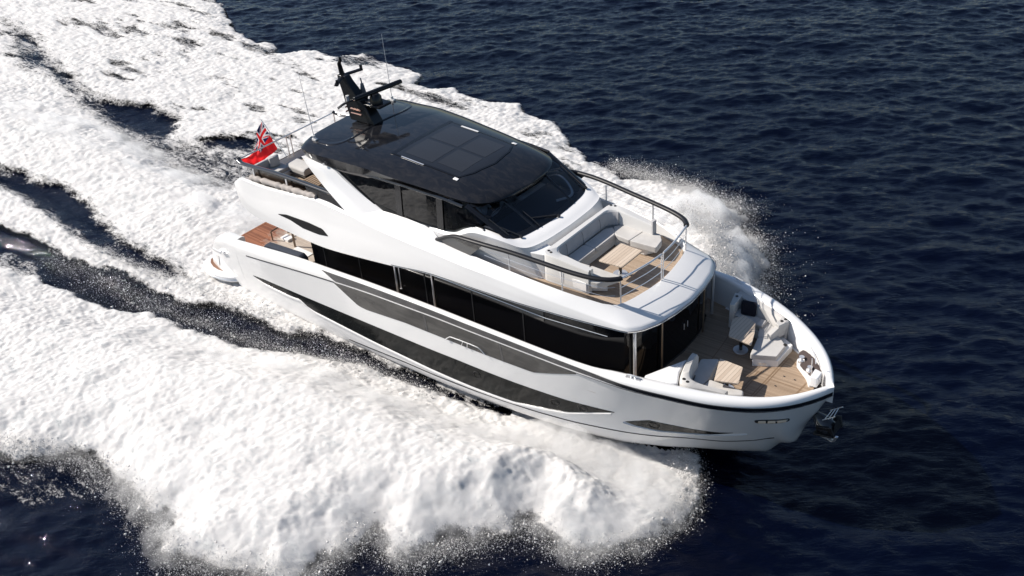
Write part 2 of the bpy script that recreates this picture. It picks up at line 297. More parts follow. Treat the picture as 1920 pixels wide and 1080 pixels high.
# ------------------------------------------------------------------ airborne mist over the bow waves
def mist(name, x0, x1, y0, y1, step, topf, dens, nscale, label, seed=0.):
    xs, ys = np.arange(x0, x1, step), np.arange(y0, y1, step); X, Y = np.meshgrid(xs.astype(np.float32), ys.astype(np.float32), indexing='ij')
    H = topf(X, Y); base = np.full_like(X, -.3); ok = H > .03
    ok[0] = ok[-1] = False; ok[:, 0] = ok[:, -1] = False
    nx, ny = X.shape; idx = np.arange(nx * ny).reshape(nx, ny); cell = ok[:-1, :-1] & ok[1:, :-1] & ok[1:, 1:] & ok[:-1, 1:]
    q = np.stack([idx[:-1, :-1], idx[1:, :-1], idx[1:, 1:], idx[:-1, 1:]], -1)[cell]
    top = np.stack([X, Y, H], -1).reshape(-1, 3); bot = np.stack([X, Y, base], -1).reshape(-1, 3); n = nx * ny
    e = np.concatenate([q[:, [0, 1]], q[:, [1, 2]], q[:, [2, 3]], q[:, [3, 0]]]); key = np.sort(e, 1); _, inv, cnt = np.unique(key, axis=0, return_inverse=True, return_counts=True)
    ed = e[cnt[inv.reshape(-1)] == 1]
    F = np.concatenate([q, q[:, ::-1] + n, np.stack([ed[:, 1], ed[:, 0], ed[:, 0] + n, ed[:, 1] + n], 1)])
    used = np.zeros(2 * n, bool); used[F.reshape(-1)] = True; re = np.cumsum(used) - 1; F = re[F]; co = np.concatenate([top, bot])[used]
    me = bpy.data.meshes.new(name); me.from_pydata(co.tolist(), [], F.tolist()); me.update()
    m = bpy.data.materials.new(name); m.use_nodes = True; t = m.node_tree; t.nodes.clear()
    out = t.nodes.new('ShaderNodeOutputMaterial'); v = t.nodes.new('ShaderNodeVolumePrincipled'); v.inputs['Color'].default_value = (.97, .97, .97, 1); v.inputs['Anisotropy'].default_value = .2
    g = t.nodes.new('ShaderNodeNewGeometry'); mp = t.nodes.new('ShaderNodeMapping'); mp.inputs['Location'].default_value = (seed, seed, 0); mp.inputs['Scale'].default_value = nscale
    nz = t.nodes.new('ShaderNodeTexNoise'); nz.inputs['Scale'].default_value = 1; nz.inputs['Detail'].default_value = 8; nz.inputs['Roughness'].default_value = .62
    r = t.nodes.new('ShaderNodeMapRange'); r.inputs[1].default_value = .35; r.inputs[2].default_value = .66; r.inputs[3].default_value = 0; r.inputs[4].default_value = dens
    t.links.new(g.outputs['Position'], mp.inputs[0]); t.links.new(mp.outputs[0], nz.inputs['Vector']); t.links.new(nz.outputs[0], r.inputs[0]); t.links.new(r.outputs[0], v.inputs['Density']); t.links.new(v.outputs[0], out.inputs['Volume'])
    m.cycles.volume_step_rate = 1.0
    me.materials.append(m); o = bpy.data.objects.new(name, me); sc.collection.objects.link(o); o['kind'] = 'stuff'; o['label'] = label; o['category'] = 'spray'; return o
def top_star(X, Y):
    w = fbm(X, Y, .6, 4) * .5; d = sdist(P_outer, X + w, Y + w)
    edge = sstep(-.35, 1.0, d + .35 * fbm(X, Y, 1.7, 4)) * sstep(-1.5, -3.2, Y) * sstep(-5, 9, X) * sstep(.3, 2.2, -sdist(P_D3, X, Y))
    return edge * (.74 + .35 * sstep(2, 14, X) * sstep(25, 20, X) + .45 * fbm(X + Y * .5, Y * .4 - X * .3, 1.3, 6)) * (1 - .35 * sstep(-7, -13, Y))
mist('starboard_mist', -7, 25.5, -15.5, -1.4, .14, top_star, 1.7, (2.6, 1.5, 2.6), 'white mist hanging over the starboard bow wave', 3.)
def top_port(X, Y):
    w = fbm(X, Y, .7, 4) * .9; d = sdist(P_outer, X + w, Y - w)
    e = sstep(-.3, 1.2, d + .5 * fbm(X, Y, 1.3, 4)) * sstep(1.8, 3.4, Y) * sstep(10, 16.5, X)
    return e * (1.25 + 1.3 * fbm(X, Y, 1.1, 6)) * (1 - .3 * sstep(9, 13, Y))
mist('port_mist', 9.5, 24.5, 1.6, 15.5, .14, top_port, 5.0, (1.6, 1.6, 1.6), 'white cloud of spray beyond the port bow', 11.)
def top_stern(X, Y):
    r = np.exp(-((Y + .2 + .05 * X) / 2.6) ** 2) * sstep(.2, -2.0, X) * sstep(-46, -20, X)
    return (r - .35) * (1.25 + 1.1 * fbm(X * .7, Y, .9, 5))
mist('stern_mist', -46, .4, -5, 6.5, .2, top_stern, 1.5, (1.2, 1.8, 1.6), 'soft white spray blown up over the propeller wash', 23.)
# ------------------------------------------------------------------ yacht helpers
class Tab:
    """smooth curve through a table: first column x, other columns values"""
    def __init__(s, rows):
        a = np.array(rows, float); s.x = a[:, 0]; s.y = a[:, 1:]
        d = np.diff(s.y, axis=0) / np.diff(s.x)[:, None]
        m = np.zeros_like(s.y); m[0] = d[0]; m[-1] = d[-1]
        for i in range(1, len(s.x) - 1):
            h0, h1 = s.x[i] - s.x[i - 1], s.x[i + 1] - s.x[i]
            same = d[i - 1] * d[i] > 0
            w1, w2 = 2 * h1 + h0, h1 + 2 * h0
            with np.errstate(all='ignore'): hm = (w1 + w2) / (w1 / d[i - 1] + w2 / d[i])
            m[i] = np.where(same, hm, 0)
        s.m = m
    def __call__(s, x):
        x = min(max(x, s.x[0]), s.x[-1]); i = min(max(int(np.searchsorted(s.x, x)) - 1, 0), len(s.x) - 2)
        h = s.x[i + 1] - s.x[i]; t = (x - s.x[i]) / h; t2, t3 = t * t, t * t * t
        v = (2 * t3 - 3 * t2 + 1) * s.y[i] + (t3 - 2 * t2 + t) * h * s.m[i] + (3 * t2 - 2 * t3) * s.y[i + 1] + (t3 - t2) * h * s.m[i + 1]
        return float(v[0]) if len(v) == 1 else v
def catmull(pts, n=8, closed=False):
    P = [Vector(p) for p in pts]; out = []; N_ = len(P)
    rngi = range(N_) if closed else range(N_ - 1)
    for i in rngi:
        if closed: a, b, c, d = P[i - 1], P[i], P[(i + 1) % N_], P[(i + 2) % N_]
        else: a, b, c, d = P[max(i - 1, 0)], P[i], P[i + 1], P[min(i + 2, N_ - 1)]
        for k in range(n):
            t = k / n; out.append(.5 * ((2 * b) + (c - a) * t + (2 * a - 5 * b + 4 * c - d) * t * t + (3 * b - a - 3 * c + d) * t ** 3))
    if not closed: out.append(P[-1])
    return out
class MB:
    def __init__(s): s.v = []; s.f = []; s.mi = []; s.cur = 0
    def add(s, verts, faces):
        k = len(s.v); s.v += [tuple(p) for p in verts]; s.f += [tuple(i + k for i in f) for f in faces]; s.mi += [s.cur] * len(faces); return s
    def loft(s, rings, closed=False, caps=False, flip=False):
        m = len(rings[0]); v = [p for r in rings for p in r]; f = []
        for i in range(len(rings) - 1):
            for j in range(m if closed else m - 1):
                a, b = i * m + j, i * m + (j + 1) % m
                q = (a, b, b + m, a + m); f.append(q[::-1] if flip else q)
        if caps: f.append(tuple(range(m))[::-1]); f.append(tuple(range((len(rings) - 1) * m, len(rings) * m)))
        return s.add(v, f)
    def tube(s, pts, r, n=10, caps=True):
        P = [Vector(p) for p in pts]; rings = []; up = Vector((0, 0, 1)); prev = None
        for i, p in enumerate(P):
            t = (P[min(i + 1, len(P) - 1)] - P[max(i - 1, 0)]).normalized()
            if prev is None:
                a = up if abs(t.z) < .9 else Vector((1, 0, 0)); u = t.cross(a).normalized()
            else: u = (prev - t * prev.dot(t)).normalized()
            prev = u; v = t.cross(u); rr = r[i] if isinstance(r, list) else r
            ra, rb = (rr if isinstance(rr, tuple) else (rr, rr))
            rings.append([p + u * math.cos(k * 2 * math.pi / n) * ra + v * math.sin(k * 2 * math.pi / n) * rb for k in range(n)])
        return s.loft(rings, True, caps)
    def prism(s, poly, z0, z1, top_scale=None):
        """polygon in x,y between z0 and z1; z1 may be a function"""
        n = len(poly); v = [(x, y, z0) for x, y in poly] + [(x, y, z1) for x, y in poly]
        f = [(i, (i + 1) % n, (i + 1) % n + n, i + n) for i in range(n)]
        return s.add(v, f + [tuple(range(n))[::-1], tuple(range(n, 2 * n))])
    def box(s, x0, x1, y0, y1, z0, z1): return s.prism([(x0, y0), (x1, y0), (x1, y1), (x0, y1)], z0, z1)
    def slab(s, pts, th, d=None):
        """3D polygon given thickness along its normal (or d)"""
        P = [Vector(p) for p in pts]; n = len(P)
        nn = Vector((0, 0, 0))
        for i in range(n): nn += P[i].cross(P[(i + 1) % n])
        nn = Vector(d).normalized() if d else nn.normalized()
        v = P + [p + nn * th for p in P]
        f = [(i, (i + 1) % n, (i + 1) % n + n, i + n) for i in range(n)]
        return s.add(v, f + [tuple(range(n))[::-1], tuple(range(n, 2 * n))])
    def mirror(s):
        k = len(s.v); s.v += [(x, -y, z) for x, y, z in s.v]; s.f += [tuple(i + k for i in f[::-1]) for f in s.f]; s.mi += list(s.mi); return s
    def build(s, name, m, parent=None, smooth=True, bevel=0, seg=2, angle=38, recalc=True):
        me = bpy.data.meshes.new(name); me.from_pydata(s.v, [], s.f)
        for x in (m if isinstance(m, (list, tuple)) else [m]): me.materials.append(x)
        me.polygons.foreach_set('material_index', s.mi)
        if recalc:
            b = bmesh.new(); b.from_mesh(me); bmesh.ops.remove_doubles(b, verts=b.verts, dist=1e-4)
            bmesh.ops.recalc_face_normals(b, faces=b.faces); b.to_mesh(me); b.free()
        if smooth: me.polygons.foreach_set('use_smooth', [True] * len(me.polygons)); me.set_sharp_from_angle(angle=R_(angle))
        me.update()
        o = bpy.data.objects.new(name, me); sc.collection.objects.link(o)
        if parent: o.parent = parent
        if bevel:
            bv = o.modifiers.new('bevel', 'BEVEL'); bv.width = bevel; bv.segments = seg; bv.limit_method = 'ANGLE'; bv.angle_limit = R_(30)
            bv.harden_normals = False
        return o
def empty(name, loc=(0, 0, 0)):
    o = bpy.data.objects.new(name, None); sc.collection.objects.link(o); o.location = loc; o.empty_display_size = .2; return o
def tag(o, label, cat, group=None):
    o['label'] = label; o['category'] = cat
    if group: o['group'] = group
    return o
def both(fn):
    for s in (-1, 1): fn(s)
# ------------------------------------------------------------------ yacht materials
def gelcoat(name, col):
    m = mat(name, col, .22, coat=.6); N = NT(m); p = N.pos()
    n = N.noise(N.scale(p, (.6, .6, .6)), 1.2, 4); n2 = N.noise(p, 9, 5, .6)
    c = N.math('ADD', N.math('MULTIPLY', n, .7), N.math('MULTIPLY', n2, .3))
    N.l(N.ramp(c, (.3, tuple(x * .965 for x in col)), (.7, col)), N.b.inputs['Base Color'])
    N.l(N.math('ADD', N.math('MULTIPLY', n2, .12), .14), N.b.inputs['Roughness'])
    return m
m_white = gelcoat('white_gelcoat', (.77, .765, .76))
m_cream = gelcoat('cream_gelcoat', (.64, .63, .61))
m_blackp = mat('black_gloss', (.010, .011, .013), .07, coat=.5)
def roofmat():
    m = mat('black_roof', (.011, .012, .015), .10, spec=.45); N = NT(m); p = N.pos()
    n = N.noise(N.scale(p, (.7, 1.6, 1)), 3.2, 6, .65, .7)
    N.l(N.ramp(n, (.35, (.045, .045, .045)), (.62, (.10, .10, .10))), N.b.inputs['Roughness'])
    N.l(N.ramp(n, (.45, (.009, .010, .013)), (.72, (.022, .021, .022))), N.b.inputs['Base Color'])
    return m
m_roof = roofmat()
m_band = mat('dark_band', (.030, .030, .033), .12, coat=.4)
m_dglass = mat('dark_glass', (.003, .003, .004), .03, spec=.3)
m_hglass = mat('hull_glass', (.008, .009, .009), .10, spec=.14)
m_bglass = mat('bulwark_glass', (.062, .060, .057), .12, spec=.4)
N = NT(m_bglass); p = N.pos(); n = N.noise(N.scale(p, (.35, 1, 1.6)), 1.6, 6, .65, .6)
N.l(N.ramp(n, (.35, (.030, .029, .028)), (.65, (.075, .072, .068))), N.b.inputs['Base Color'])  # streaks in the colour imitate reflections and the deck seen through the glass
m_steel = mat('stainless_steel', (.78, .78, .79), .3, .7)
m_blackm = mat('black_rail', (.010, .010, .013), .45, spec=.3)
m_dark = mat('dark_rubber', (.015, .015, .017), .5)
m_hole = mat('cup_recess', (.02, .017, .015), .5)
def fabric(name, col, sc_=160):
    m = mat(name, col, .85, spec=.25); N = NT(m); p = N.pos(); n = N.noise(p, 3.0, 5, .6); f = N.noise(p, sc_, 2)
    N.l(N.ramp(n, (.3, tuple(x * .90 for x in col)), (.7, tuple(min(x * 1.05, .9) for x in col))), N.b.inputs['Base Color'])
    N.bump(N.math('ADD', N.math('MULTIPLY', n, .9), N.math('MULTIPLY', f, .1)), .35, .02); return m
m_fab = fabric('light_grey_upholstery', (.50, .485, .465)); m_fabg = fabric('grey_upholstery', (.42, .415, .42))
m_fabd = fabric('charcoal_fabric', (.012, .012, .02)); m_fabb = fabric('blue_grey_fabric', (.035, .042, .06))
def teak(name, a, b, wet=None, along='x', pitch=.055):
    m = mat(name, a, .6, spec=.3); N = NT(m); p = N.pos()
    sp = N.n('SeparateXYZ'); N.l(p, sp.inputs[0]); yy = sp.outputs[1 if along == 'x' else 0]
    k = N.math('DIVIDE', yy, pitch); fl = N.math('FLOOR', k)
    wn = N.n('TexWhiteNoise', noise_dimensions='1D'); N.l(fl, wn.inputs['W'])
    gr = N.noise(N.scale(p, (1.2, 9, 3) if along == 'x' else (9, 1.2, 3)), 3, 4, .6)
    big = N.noise(p, 1.1, 3, .6)
    v = N.math('ADD', N.math('ADD', N.math('MULTIPLY', wn.outputs[0], .42), N.math('MULTIPLY', gr, .38)), N.math('MULTIPLY', big, .25))
    col = N.ramp(v, (.2, b), (.8, a))
    fr = N.math('FRACT', k); ca = N.math('LESS_THAN', fr, .10)
    mx = N.n('MixRGB'); N.l(N.math('MULTIPLY', ca, .55), mx.inputs[0]); N.l(col, mx.inputs[1]); mx.inputs[2].default_value = (.05, .04, .035, 1)
    out = mx.outputs[0]
    if wet:
        wn2 = N.noise(N.scale(p, (1.3, 3.2, 1)), 1.6, 6, .6, .5)
        f = N.math('ADD', N.math('MULTIPLY', N.math('SUBTRACT', wet[0], sp.outputs[0]), wet[1]), N.math('MULTIPLY', N.math('SUBTRACT', wn2, .5), 2.6))
        f = N.math('ADD', f, N.math('MULTIPLY', sp.outputs[1], wet[2]), True)
        mw = N.n('MixRGB'); N.l(f, mw.inputs[0]); N.l(out, mw.inputs[1])
        cw = N.ramp(v, (.2, (.13, .050, .024)), (.8, (.34, .145, .075))); N.l(cw, mw.inputs[2]); out = mw.outputs[0]
        N.l(N.math('SUBTRACT', .6, N.math('MULTIPLY', f, .35)), N.b.inputs['Roughness'])
    N.l(out, N.b.inputs['Base Color']); return m
m_teak = teak('teak_deck', (.43, .335, .25), (.30, .22, .155))
m_teakf = teak('foredeck_teak', (.37, .275, .195), (.23, .165, .11))  # darker copy of the deck teak, foredeck shade put into its colour
m_teakw = teak('wet_teak', (.50, .44, .38), (.36, .30, .25), (2.9, 1.2, -.30))
m_ttop = teak('table_teak', (.60, .50, .40), (.46, .365, .28), along='y', pitch=.11)
m_tred = mat('brown_teak', (.30, .13, .06), .5)
def glassmat(name, tint, amt):
    m = bpy.data.materials.new(name); m.use_nodes = True; t = m.node_tree; t.nodes.remove(t.nodes['Principled BSDF'])
    out = t.nodes['Material Output']; tr = t.nodes.new('ShaderNodeBsdfTransparent'); tr.inputs[0].default_value = (*tint, 1)
    g = t.nodes.new('ShaderNodeBsdfGlossy'); g.inputs[0].default_value = (1, 1, 1, 1); g.inputs[1].default_value = .02
    fr = t.nodes.new('ShaderNodeFresnel'); fr.inputs[0].default_value = 1.5
    mx = t.nodes.new('ShaderNodeMixShader'); t.links.new(fr.outputs[0], mx.inputs[0]); t.links.new(tr.outputs[0], mx.inputs[1]); t.links.new(g.outputs[0], mx.inputs[2])
    t.links.new(mx.outputs[0], out.inputs[0]); return m
m_tint = glassmat('tinted_window_glass', (.09, .095, .10), 0)
m_wsg = glassmat('windscreen_glass', (.86, .89, .92), 0)
m_sroof = glassmat('sunroof_glass', (.10, .105, .12), 0)
m_pane = glassmat('smoked_glass', (.30, .28, .27), 0)
# ------------------------------------------------------------------ hull form (x forward from the stern, y to port, z up from the water)
Wr = Tab([(1.9, 3.38), (3, 3.44), (5, 3.5), (10, 3.52), (15, 3.52), (18, 3.47), (20, 3.41), (21.5, 3.35), (22, 3.28), (23, 3.03), (24, 2.69), (25, 2.16), (25.5, 1.79), (26, 1.29), (26.5, .54), (26.75, 0)])
Zl = Tab([(1.9, 2.10), (3.4, 2.36), (5.5, 2.70), (8.4, 3.11), (10.9, 3.40), (12.9, 3.56), (14.3, 3.67), (16.3, 3.77), (18.4, 3.86), (19.9, 3.92), (20.8, 3.98), (21.6, 4.03), (22.5, 4.05), (24.4, 3.98), (25.4, 3.92), (26.75, 3.90)])
Zc = Tab([(1.9, 2.58), (2.54, 2.70), (4.26, 3.0), (7.1, 3.40), (9, 3.58), (10.8, 3.74), (12.5, 3.86), (14, 3.95), (16, 4.04), (19, 4.13), (21, 4.19), (22, 4.21), (23, 4.20), (24.4, 4.13), (25.4, 4.08), (26.75, 4.05)])
Ch = Tab([(1.9, 3.15, .05), (8, 3.25, .16), (13, 3.2, .34), (16, 3.0, .42), (18.5, 2.65, .44), (20.7, 2.15, .52), (22, 1.72, .66), (23.1, 1.15, .72), (24.3, .45, .72), (24.9, .001, .70)])
St = Tab([(24.9, .70), (25.42, 1.36), (25.62, 1.44), (25.8, 1.62), (26.0, 2.27), (26.3, 2.95), (26.57, 3.6), (26.75, 3.90)])
Ke = Tab([(1.9, -.7), (16, -.9), (20, -.8), (23, -.2), (24.9, .70)])
def chine(x):
    if x < 24.9: return Ch(x)
    return (0., St(x))
def Wh(x, z):
    """half-breadth of the topsides at height z"""
    wc, zc = chine(x); wr, zr = Wr(x), Zl(x)
    t = min(max((z - zc) / max(zr - zc, 1e-3), 0), 1.0)
    s1, s2 = min(max((x - 13) / 9.5, 0), 1), min(max((x - 22.5) / 4, 0), 1); e = .55 + .3 * s1 * s1 * (3 - 2 * s1) - .15 * s2 * s2 * (3 - 2 * s2)
    return wc + (wr - wc) * t ** e
yacht = empty('motor_yacht')
tag(yacht, 'white motor yacht with black hardtop speeding across the dark sea', 'motor yacht')
hx = [1.9 + i * .3 for i in range(64)] + [21.1 + i * .16 for i in range(24)] + [24.9 + i * .1 for i in range(18)] + [26.66, 26.71, 26.75]
hb = MB()
rings = []
for x in hx:
    wc, zc = chine(x); zr = Zl(x); ring = [(x, 0, min(Ke(x), zc) if x < 24.9 else zc), (x, wc * .5, (min(Ke(x), zc) + zc) / 2 if x < 24.9 else zc)]
    for k in range(15):
        t = (k / 14) ** 1.25; z = zc + (zr - zc) * t; ring.append((x, Wh(x, z), z))
    rings.append(ring)
hb.loft([[(a, -b, c) for a, b, c in r] for r in rings], flip=True).loft(rings)
r0 = [p for p in rings[0] if p[2] < 1.93]; hb.add(r0 + [(p[0], -p[1], p[2]) for p in r0[::-1]], [tuple(range(len(r0) * 2))])   # transom
for i, f in enumerate(hb.f):
    if len(f) == 4 and max(hb.v[k][2] for k in f) <= .76 and all(abs(hb.v[k][1]) <= chine(hb.v[k][0])[0] + .01 for k in f) and hb.v[f[0]][0] < 24.5: hb.mi[i] = 1
m_roll = mat('warm_roller', (.80, .62, .45), .4)
hull = hb.build('hull', [m_white, m_dark], yacht, angle=30)
# bulwark: from the rubbing line over the rounded cap and down inside
Ci = Tab([(1.9, .22), (19.2, .17), (20.5, .20), (21.3, .36), (22.2, .44), (25.4, .46), (26.2, .5), (26.75, .55)])
Dk = Tab([(1.9, 1.95), (6.9, 2.1), (7.2, 2.45), (14, 2.95), (20, 3.15), (22, 3.27), (24, 3.4), (26.2, 3.55), (26.75, 3.6)])
bb = MB(); rings = []
for x in hx:
    w_, zc = Wr(x), Zc(x); ci = min(Ci(x), w_ * .98); cr = .045 + .085 * min(max((x - 20) / 1.6, 0), 1)
    dk = Dk(x); wi = max(w_ - ci, 0)
    r = [(x, w_, Zl(x)), (x, w_ + .004, zc), (x, w_ - ci * .12, zc + cr * .62), (x, w_ - ci * .35, zc + cr), (x, w_ - ci * .72, zc + cr), (x, w_ - ci * .93, zc + cr * .7), (x, wi, zc + cr * .1), (x, max(wi - .03, 0), dk - .02)]
    # forward the cap wraps round the stem
    if x > 25.9:
        k = min((x - 25.9) / .85, 1); r = [(a - (0 if i < 2 else .0), b, c) for i, (a, b, c) in enumerate(r)]
    rings.append(r)
bb.loft([[(a, -b, c) for a, b, c in r] for r in rings], flip=True).loft(rings)
bulwark = bb.build('bulwark', m_white, yacht, angle=50)
def strip(lo, up, x0, x1, n, off, W=Wh, taper=True):
    """thin sheet that follows the side between two height curves"""
    m = MB(); R1 = []; R2 = []
    for i in range(n + 1):
        x = x0 + (x1 - x0) * i / n; a, b = lo(x), max(up(x), lo(x) + .004)
        R1.append([(x, W(x, a + (b - a) * k / 4) + off, a + (b - a) * k / 4) for k in range(5)])
        R2.append([(p[0], p[1] - off - .03, p[2]) for p in R1[-1]])
    rr = [r1 + r2[::-1] for r1, r2 in zip(R1, R2)]
    m.loft(rr, True, True); return m
def flip_y(m): m.v = [(x, -y, z) for x, y, z in m.v]; m.f = [f[::-1] for f in m.f]; return m
Wv = lambda x, z: Wr(x) + .004
def side(s, name, m_, mb, parent, **kw):
    if s < 0: flip_y(mb)
    return mb.build(name, m_, parent, **kw)
L = lambda rows: (lambda t: (lambda x: t(x)))(Tab(rows))
def lin(rows):
    a = np.array(rows, float); return lambda x: float(np.interp(x, a[:, 0], a[:, 1]))
for s in (-1, 1):
    # long hull window
    lo_w = lin([(3.43, 1.34), (4.26, 1.24), (5.62, 1.26), (6.4, 1.34), (6.79, 1.13), (7.2, 1.06), (10.57, .97), (13.3, .97), (15.35, .98), (17.07, 1.06), (18.17, 1.28), (19.17, 1.52), (19.7, 1.76), (20.23, 2.01), (20.74, 2.26), (21.02, 2.39)])
    hw = side(s, 'hull_window', m_hglass, strip(lo_w, lin([(3.43, 1.36), (4.18, 1.46), (5.91, 1.57), (10.0, 1.80), (13.0, 1.96), (14.8, 2.06), (17.5, 2.12), (19.36, 2.20), (20.43, 2.33), (21.02, 2.40)]), 3.43, 21.02, 100, .012), hull)
    side(s, 'hull_window', m_hglass, strip(lin([(21.29, 2.0), (21.58, 1.92), (22.35, 1.89), (23.13, 1.99), (23.78, 2.13), (24.49, 2.45)]), lin([(21.29, 2.01), (22.12, 2.45), (23.0, 2.36), (23.38, 2.33), (24.0, 2.36), (24.49, 2.46)]), 21.29, 24.49, 30, .012), hull)
    for px_, pz_ in ((15.64, 1.72), (18.8, 1.84), (19.85, 2.06), (22.22, 2.18)):
        pm = MB(); ring = [(px_ + .16 * math.cos(a), Wh(px_ + .16 * math.cos(a), pz_ + .16 * math.sin(a)) + .018, pz_ + .16 * math.sin(a)) for a in [k * math.pi / 12 for k in range(25)]]
        pm.tube(ring, .011, 6); side(s, 'opening_port', m_dark, pm, hw)
    # bright lip under the windows
    side(s, 'window_lip', m_white, strip(lambda x: lo_w(x) - .11, lambda x: lo_w(x) - .035, 3.7, 20.9, 70, .045), hull)
    side(s, 'window_lip', m_white, strip(lin([(21.2, 1.86), (21.58, 1.80), (22.35, 1.77), (23.13, 1.87), (23.78, 1.98), (24.85, 2.40)]), lin([(21.2, 1.92), (21.58, 1.87), (22.35, 1.85), (23.13, 1.95), (23.78, 2.08), (24.85, 2.42)]), 21.2, 24.85, 24, .04), hull)
    # chine line and boot stripe
    bt_ = lin([(8.5, .31), (8.9, .34), (11.9, .60), (15.1, .75), (17.8, .90), (19.3, 1.02), (21.2, 1.28), (22.8, 1.53), (24, 1.67), (25.06, 1.98), (25.6, 2.08)])
    side(s, 'boot_stripe', m_dark, strip(bt_, lambda x: bt_(x) + .045, 8.9, 25.4, 80, .012), hull)
    # dark glass strip below the cap, then the black rubbing band to the stem
    side(s, 'bulwark_panel', m_band, strip(lambda x: max(Zl(x) + .035, Zc(x) - (x - 8.3) * .5 if x < 9.6 else 0), lambda x: Zc(x) - .03 * (x < 21), 8.35, 20.9, 70, .012, Wv), hull)
    side(s, 'rub_rail', m_blackp, strip(lambda x: Zc(x) - .145, lambda x: Zc(x) - .035, 20.6, 26.74, 60, .035, Wv), hull)
    side(s, 'rub_rail', m_band, strip(lambda x: Zl(x) - .030, lambda x: Zl(x) - .004, 19.5, 26.74, 60, .02, Wv), hull)
    side(s, 'rub_rail', m_steel, strip(lambda x: Zl(x) - .005, lambda x: Zl(x) + .035, 9.0, 26.74, 80, .022, Wv), hull)
    side(s, 'rub_rail', m_dark, strip(lambda x: Zl(x) - .035, lambda x: Zl(x) + .005, 3.39, 9.0, 30, .012, Wv), hull)
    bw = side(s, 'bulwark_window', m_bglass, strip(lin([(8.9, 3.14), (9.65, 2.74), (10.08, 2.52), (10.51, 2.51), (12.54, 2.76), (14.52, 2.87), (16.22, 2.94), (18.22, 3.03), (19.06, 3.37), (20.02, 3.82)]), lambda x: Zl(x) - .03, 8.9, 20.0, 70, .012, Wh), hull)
    for px_, pl_ in ((13.58, 2.83), (16.96, 2.98)):
        side(s, 'mullion', m_band, strip(lambda x: pl_, lambda x: Zl(px_) - .035, px_, px_ + .09, 2, .017, Wh), bw)
    # boarding gate handrail outlined on the glass
    g = [(14.72, 2.90), (14.92, 3.08), (15.1, 3.14), (16.05, 3.20), (16.3, 3.16), (16.5, 2.98)]; gx = [(a - .2, Wh(a - .2, b) + .06, b) for a, b in g]
    gm = MB(); gm.tube(catmull(gx, 5), .018, 8)
    gm.tube([(15.25, Wh(15.3, 2.95) + .05, 2.94), (15.35, Wh(15.3, 3.1) + .05, 3.16)], .014, 6).tube([(15.5, Wh(15.3, 2.95) + .05, 2.95), (15.55, Wh(15.5, 3.1) + .05, 3.17)], .014, 6)
    side(s, 'gate_handrail', m_steel, gm, hull)
    # bow fairlead: dark slot with rollers
    fm = MB(); cx, cz = 25.57, 3.30
    def onh(x, z, o): return (x, Wh(x, z) + o, z)
    slot = []
    for k in range(28):
        a = k / 28 * 2 * math.pi; dx = .30 * max(-1, min(1, 1.5 * math.cos(a))) * 1.0 + .07 * math.cos(a); dz = .088 * math.sin(a)
        slot.append((cx + dx, cz - .03 * dx + dz))
    fm.tube([onh(a, b, .012) for a, b in slot + slot[:1]], .018, 6)
    fl = side(s, 'fairlead', m_dark, fm, hull)
    dm = MB(); dm.add([onh(cx, cz, .01)] + [onh(a, b, .012) for a, b in slot], [(0, 1 + i, 1 + (i + 1) % 28) for i in range(28)])
    side(s, 'slot', m_dark, dm, fl, recalc=False)
    for q in (-.22, 0, .22):
        bm_ = MB(); bm_.tube([onh(cx + q - .085, cz - .03 * q, .0), onh(cx + q + .085, cz - .03 * q, .0)], .062, 8)
        side(s, 'roller', m_roll, bm_, fl)
# anchor below the stem
an = MB()
an.tube([(26.05, 0, 3.05), (26.55, 0, 2.75), (26.8, 0, 2.55)], [.07, .06, .05], 8)
an.loft([[(26.35, y * .2, 2.95), (26.7, y, 2.62), (27.0, y * .85, 2.62), (26.95, y * .3, 3.0)] for y in (-.34, -.2, 0, .2, .34)])
an.slab([(26.45, -.32, 2.75), (26.95, -.36, 2.95), (27.05, -.30, 2.60), (26.75, -.1, 2.32), (26.45, -.1, 2.42)], .05, (0, 1, 0))
an.slab([(26.45, .28, 2.75), (26.95, .32, 2.95), (27.05, .26, 2.60), (26.75, .08, 2.32), (26.45, .08, 2.42)], .05, (0, 1, 0))
an.slab([(26.42, -.33, 2.42), (27.0, -.36, 2.58), (27.0, .36, 2.58), (26.42, .33, 2.42)], .06)
anchor = an.build('anchor', m_dark, yacht, bevel=.012)
am = MB(); 
for y in (-.26, .26): am.tube([(26.62, y, 3.05), (26.98, y, 3.36)], .014, 6)
for k in range(3): am.tube([(26.68 + k * .12, -.28, 3.10 + k * .078), (26.68 + k * .09, .28, 3.10 + k * .078)], .012, 6)
am.build('anchor_guard', m_steel, anchor)
MB().tube([(26.3, 0, 2.95), (26.5, 0, 2.78), (26.75, 0, 2.62), (26.95, 0, 2.55)], [.12, .26, .30, .16], 14).build('anchor_crown', m_band, anchor, angle=60)
am = MB().slab([(26.95, -.2, 2.32), (27.1, -.38, 2.72), (27.18, -.36, 2.72), (27.02, -.12, 2.28), (26.5, -.05, 2.2), (26.5, .0, 2.3)], .07, (0, 1, .2)); am.build('anchor_fluke', m_steel, anchor, bevel=.01)
